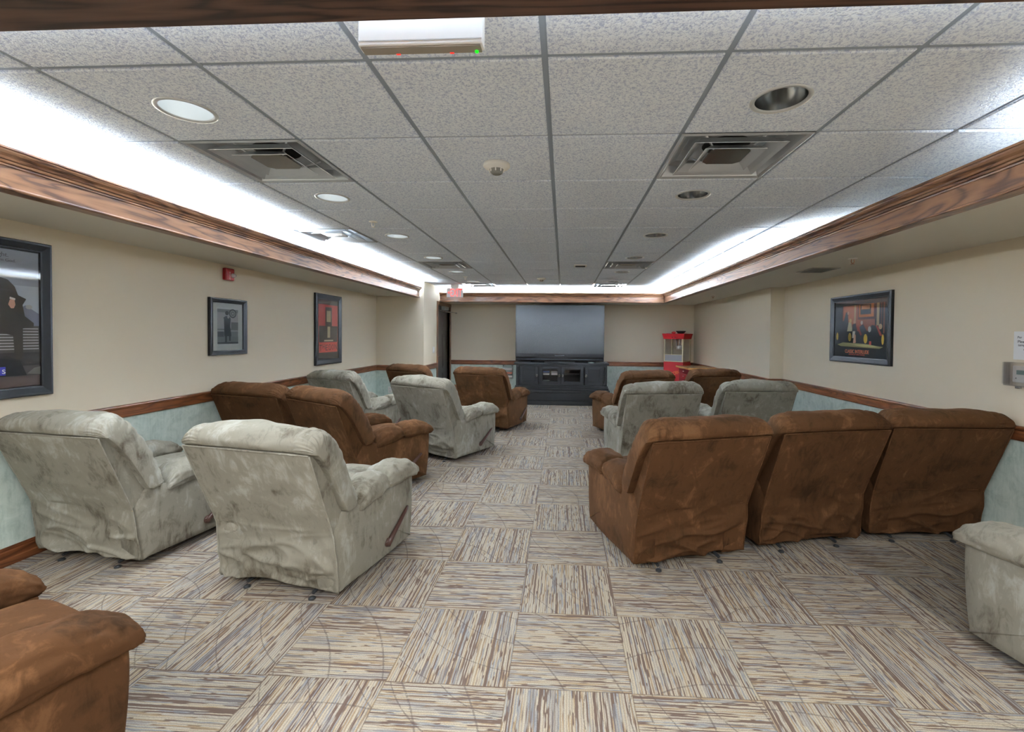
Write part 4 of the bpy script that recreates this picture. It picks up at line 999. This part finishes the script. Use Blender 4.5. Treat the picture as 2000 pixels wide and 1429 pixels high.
        # padded arm top in two tufts
        st = [(0.150, 0.452, 0.012, 0.335, 0.045), (0.160, 0.462, 0.034, 0.325, 0.075), (0.190, 0.478, 0.056, 0.318, 0.092), (0.240, 0.498, 0.072, 0.314, 0.100), (0.300, 0.510, 0.076, 0.312, 0.103), (0.360, 0.516, 0.074, 0.312, 0.103), (0.410, 0.516, 0.062, 0.312, 0.097), (0.434, 0.512, 0.036, 0.312, 0.080),
              (0.458, 0.520, 0.064, 0.312, 0.099), (0.510, 0.524, 0.072, 0.312, 0.104), (0.580, 0.526, 0.073, 0.312, 0.105), (0.650, 0.522, 0.070, 0.312, 0.105), (0.710, 0.514, 0.062, 0.312, 0.102), (0.755, 0.503, 0.050, 0.312, 0.097), (0.785, 0.494, 0.034, 0.312, 0.090), (0.797, 0.490, 0.012, 0.312, 0.075)]
        cs = catmull([Vector(a) for a in [(s0[0], s0[1], s0[2]) for s0 in st]], 150, False); c2 = catmull([Vector((s0[0], s0[3], s0[4])) for s0 in st], 150, False)
        rs = []
        for j, (a, b) in enumerate(zip(cs, c2)):
            ring = []
            for k in range(56):
                an = 2*PI*k/56; e = 2/2.5
                ca, sa = math.cos(an), math.sin(an)
                X = b[1]+b[2]*math.copysign(abs(ca)**e, ca); Z = a[1]+a[2]*math.copysign(abs(sa)**e, sa)
                Z -= 0.012*(ca > 0)*ca*ca
                w1 = 0.010*noise.noise((k*0.22+sx_, j*0.08, seed+sgn))+0.004*noise.noise((k*0.6+sx_, j*0.15, seed)); gath = 0.004*math.exp(-((a[0]-0.434)/0.035)**2)*math.sin(k*1.3+noise.noise((k*0.3, j*0.1, 1)))+0.005*math.exp(-((a[0]-0.165)/0.05)**2)*math.sin(k*1.4)
                Z += (w1+gath)*sa; X += (w1+gath)*ca
                ring.append((sgn*X, a[0], Z))
            rs.append(ring)
        q = MB(); q.rings(rs); q.build('arm_pad', fabric, root, smooth=True, fixn=True)
    bl = lambda p, n: Vector((0, 0, 0.02*max(0, n.z)*(1-n.x*n.x)*(1-0.6*n.y*n.y)+0.006*noise.noise((p.x*8, p.y*8, seed))))
    q = MB(); q.rings(superbox((0, 0.445, 0.415), (0.228, 0.345, 0.085), bulge=bl)); q.build('seat_cushion', fabric, root, smooth=True, fixn=True)
    q = MB(); q.rings(superbox((0, 0.765, 0.245), (0.225, 0.045, 0.175), bulge=lambda p, n: Vector((0, 0.01*max(0, n.y)*(1-n.x*n.x), 0)))); q.build('footrest', fabric, root, smooth=True, fixn=True)
    MB().box(-0.25, 0.25, 0.03, 0.72, 0.075, 0.34).build('seat_base', mat_cache('seat_underbody'), root)  # dark underbody, set low to deepen the shade beneath the seat
    # --- rocker base
    q = MB()
    for sgn in (-1, 1):
        pts = [(sgn*0.215, 0.06+0.60*k/14, 0.022+0.055*((k/14-0.5)*2)**2) for k in range(15)]
        q.tube(pts, 0.016, 8)
        q.box(sgn*0.215-0.02, sgn*0.215+0.02, 0.10, 0.62, 0.040, 0.10)
    q.box(-0.22, 0.22, 0.18, 0.24, 0.03, 0.07); q.box(-0.22, 0.22, 0.50, 0.56, 0.03, 0.07)
    q.build('rocker_base', BLACKM, root)
    for x in (-0.215, 0.215):
        f_ = MB(); f_.tube([(x, 0.12, 0.055), (x, -0.005, 0.030)], [0.010, 0.010], 8); f_.lathe([(0.0, 0.0), (0.018, 0.0), (0.018, 0.008), (0.010, 0.014), (0.0, 0.016)], c=(x, -0.012, 0.0), n=16)
        f_.build('foot', GREYPL, root, smooth=False)
    q = MB(); q.lathe([(0.0, 0.030), (0.020, 0.030), (0.026, 0.022), (0.028, 0.0), (0.0, 0.0)], c=(0.374, 0.425, 0.135), n=20, axis=0)
    v = []; 
    path = [(0.398, 0.410, 0.125), (0.402, 0.46, 0.163), (0.404, 0.53, 0.212), (0.404, 0.60, 0.262), (0.403, 0.635, 0.285)]
    q.tube(path, [0.020, 0.016, 0.0135, 0.012, 0.009], 10)
    q.build('recline_lever', LEVERM, root, smooth=True)
    return root
_mc = {}
def mat_cache(n):
    if n not in _mc: _mc[n] = mat(n, rgb(30, 26, 24), 0.9)
    return _mc[n]
protos = {('g', 0): recliner(SUEDE_G, 1), ('g', 1): recliner(SUEDE_G, 4), ('b', 0): recliner(SUEDE_B, 2), ('b', 1): recliner(SUEDE_B, 7)}
used = set()
CH = [  # x, y, yaw, colour, variant, label
    (-2.878, 2.616, -7.7, 'g', 1, 'grey suede recliner against the left wall, partly cut by the photo edge'),
    (-1.537, 2.395, -11.4, 'g', 0, 'grey suede recliner nearest the aisle on the left, brown lever in full view'),
    (-2.862, 4.226, -14.3, 'b', 0, 'brown suede recliner beside the left wall below the small matted print'),
    (-2.012, 3.918, -31.0, 'b', 1, 'brown suede recliner right behind the front left grey one, turned towards the aisle'),
    (-2.833, 5.728, -24.1, 'g', 1, 'grey suede recliner beside the left wall below the red THE DON poster'),
    (-1.503, 5.101, -26.9, 'g', 0, 'grey suede recliner in the left middle row next to the aisle'),
    (-2.313, 7.014, -27.9, 'b', 0, 'brown suede recliner in the far left corner by the doorway, mostly hidden'),
    (-1.151, 6.684, -17.9, 'b', 1, 'brown suede recliner in the far left row next to the television stand'),
    (1.092, 6.437, 24.0, 'b', 0, 'brown suede recliner in the far right row next to the aisle'),
    (2.150, 6.907, 18.7, 'b', 1, 'brown suede recliner in front of the red drawer cabinet'),
    (0.985, 4.853, 9.5, 'g', 1, 'grey suede recliner in the right middle row next to the aisle'),
    (2.077, 5.179, 6.8, 'g', 0, 'grey suede recliner in the right middle row nearer the right wall'),
    (0.790, 2.850, 18.6, 'b', 1, 'brown suede recliner nearest the aisle in the front right row of three'),
    (1.659, 3.141, 14.7, 'b', 0, 'brown suede recliner in the middle of the front right row of three'),
    (2.521, 3.317, 3.3, 'b', 1, 'brown suede recliner against the right wall in the front row of three'),
    (2.425, 1.580, 12.0, 'g', 1, 'pale grey recliner cut by the right photo edge, only its arm showing'),
    (-1.920, 0.710, -20.0, 'b', 0, 'brown suede recliner cut by the bottom left corner of the photo'),
]
for (x, y, a, c, v, lab) in CH:
    src = protos[(c, v)]
    o = src if (c, v) not in used else dup(src)
    used.add((c, v)); o.location = (x, y, 0); o.rotation_euler = (0, 0, R(a))
    tag(o, lab, 'recliner', 'grey suede recliners' if c == 'g' else 'brown suede recliners')
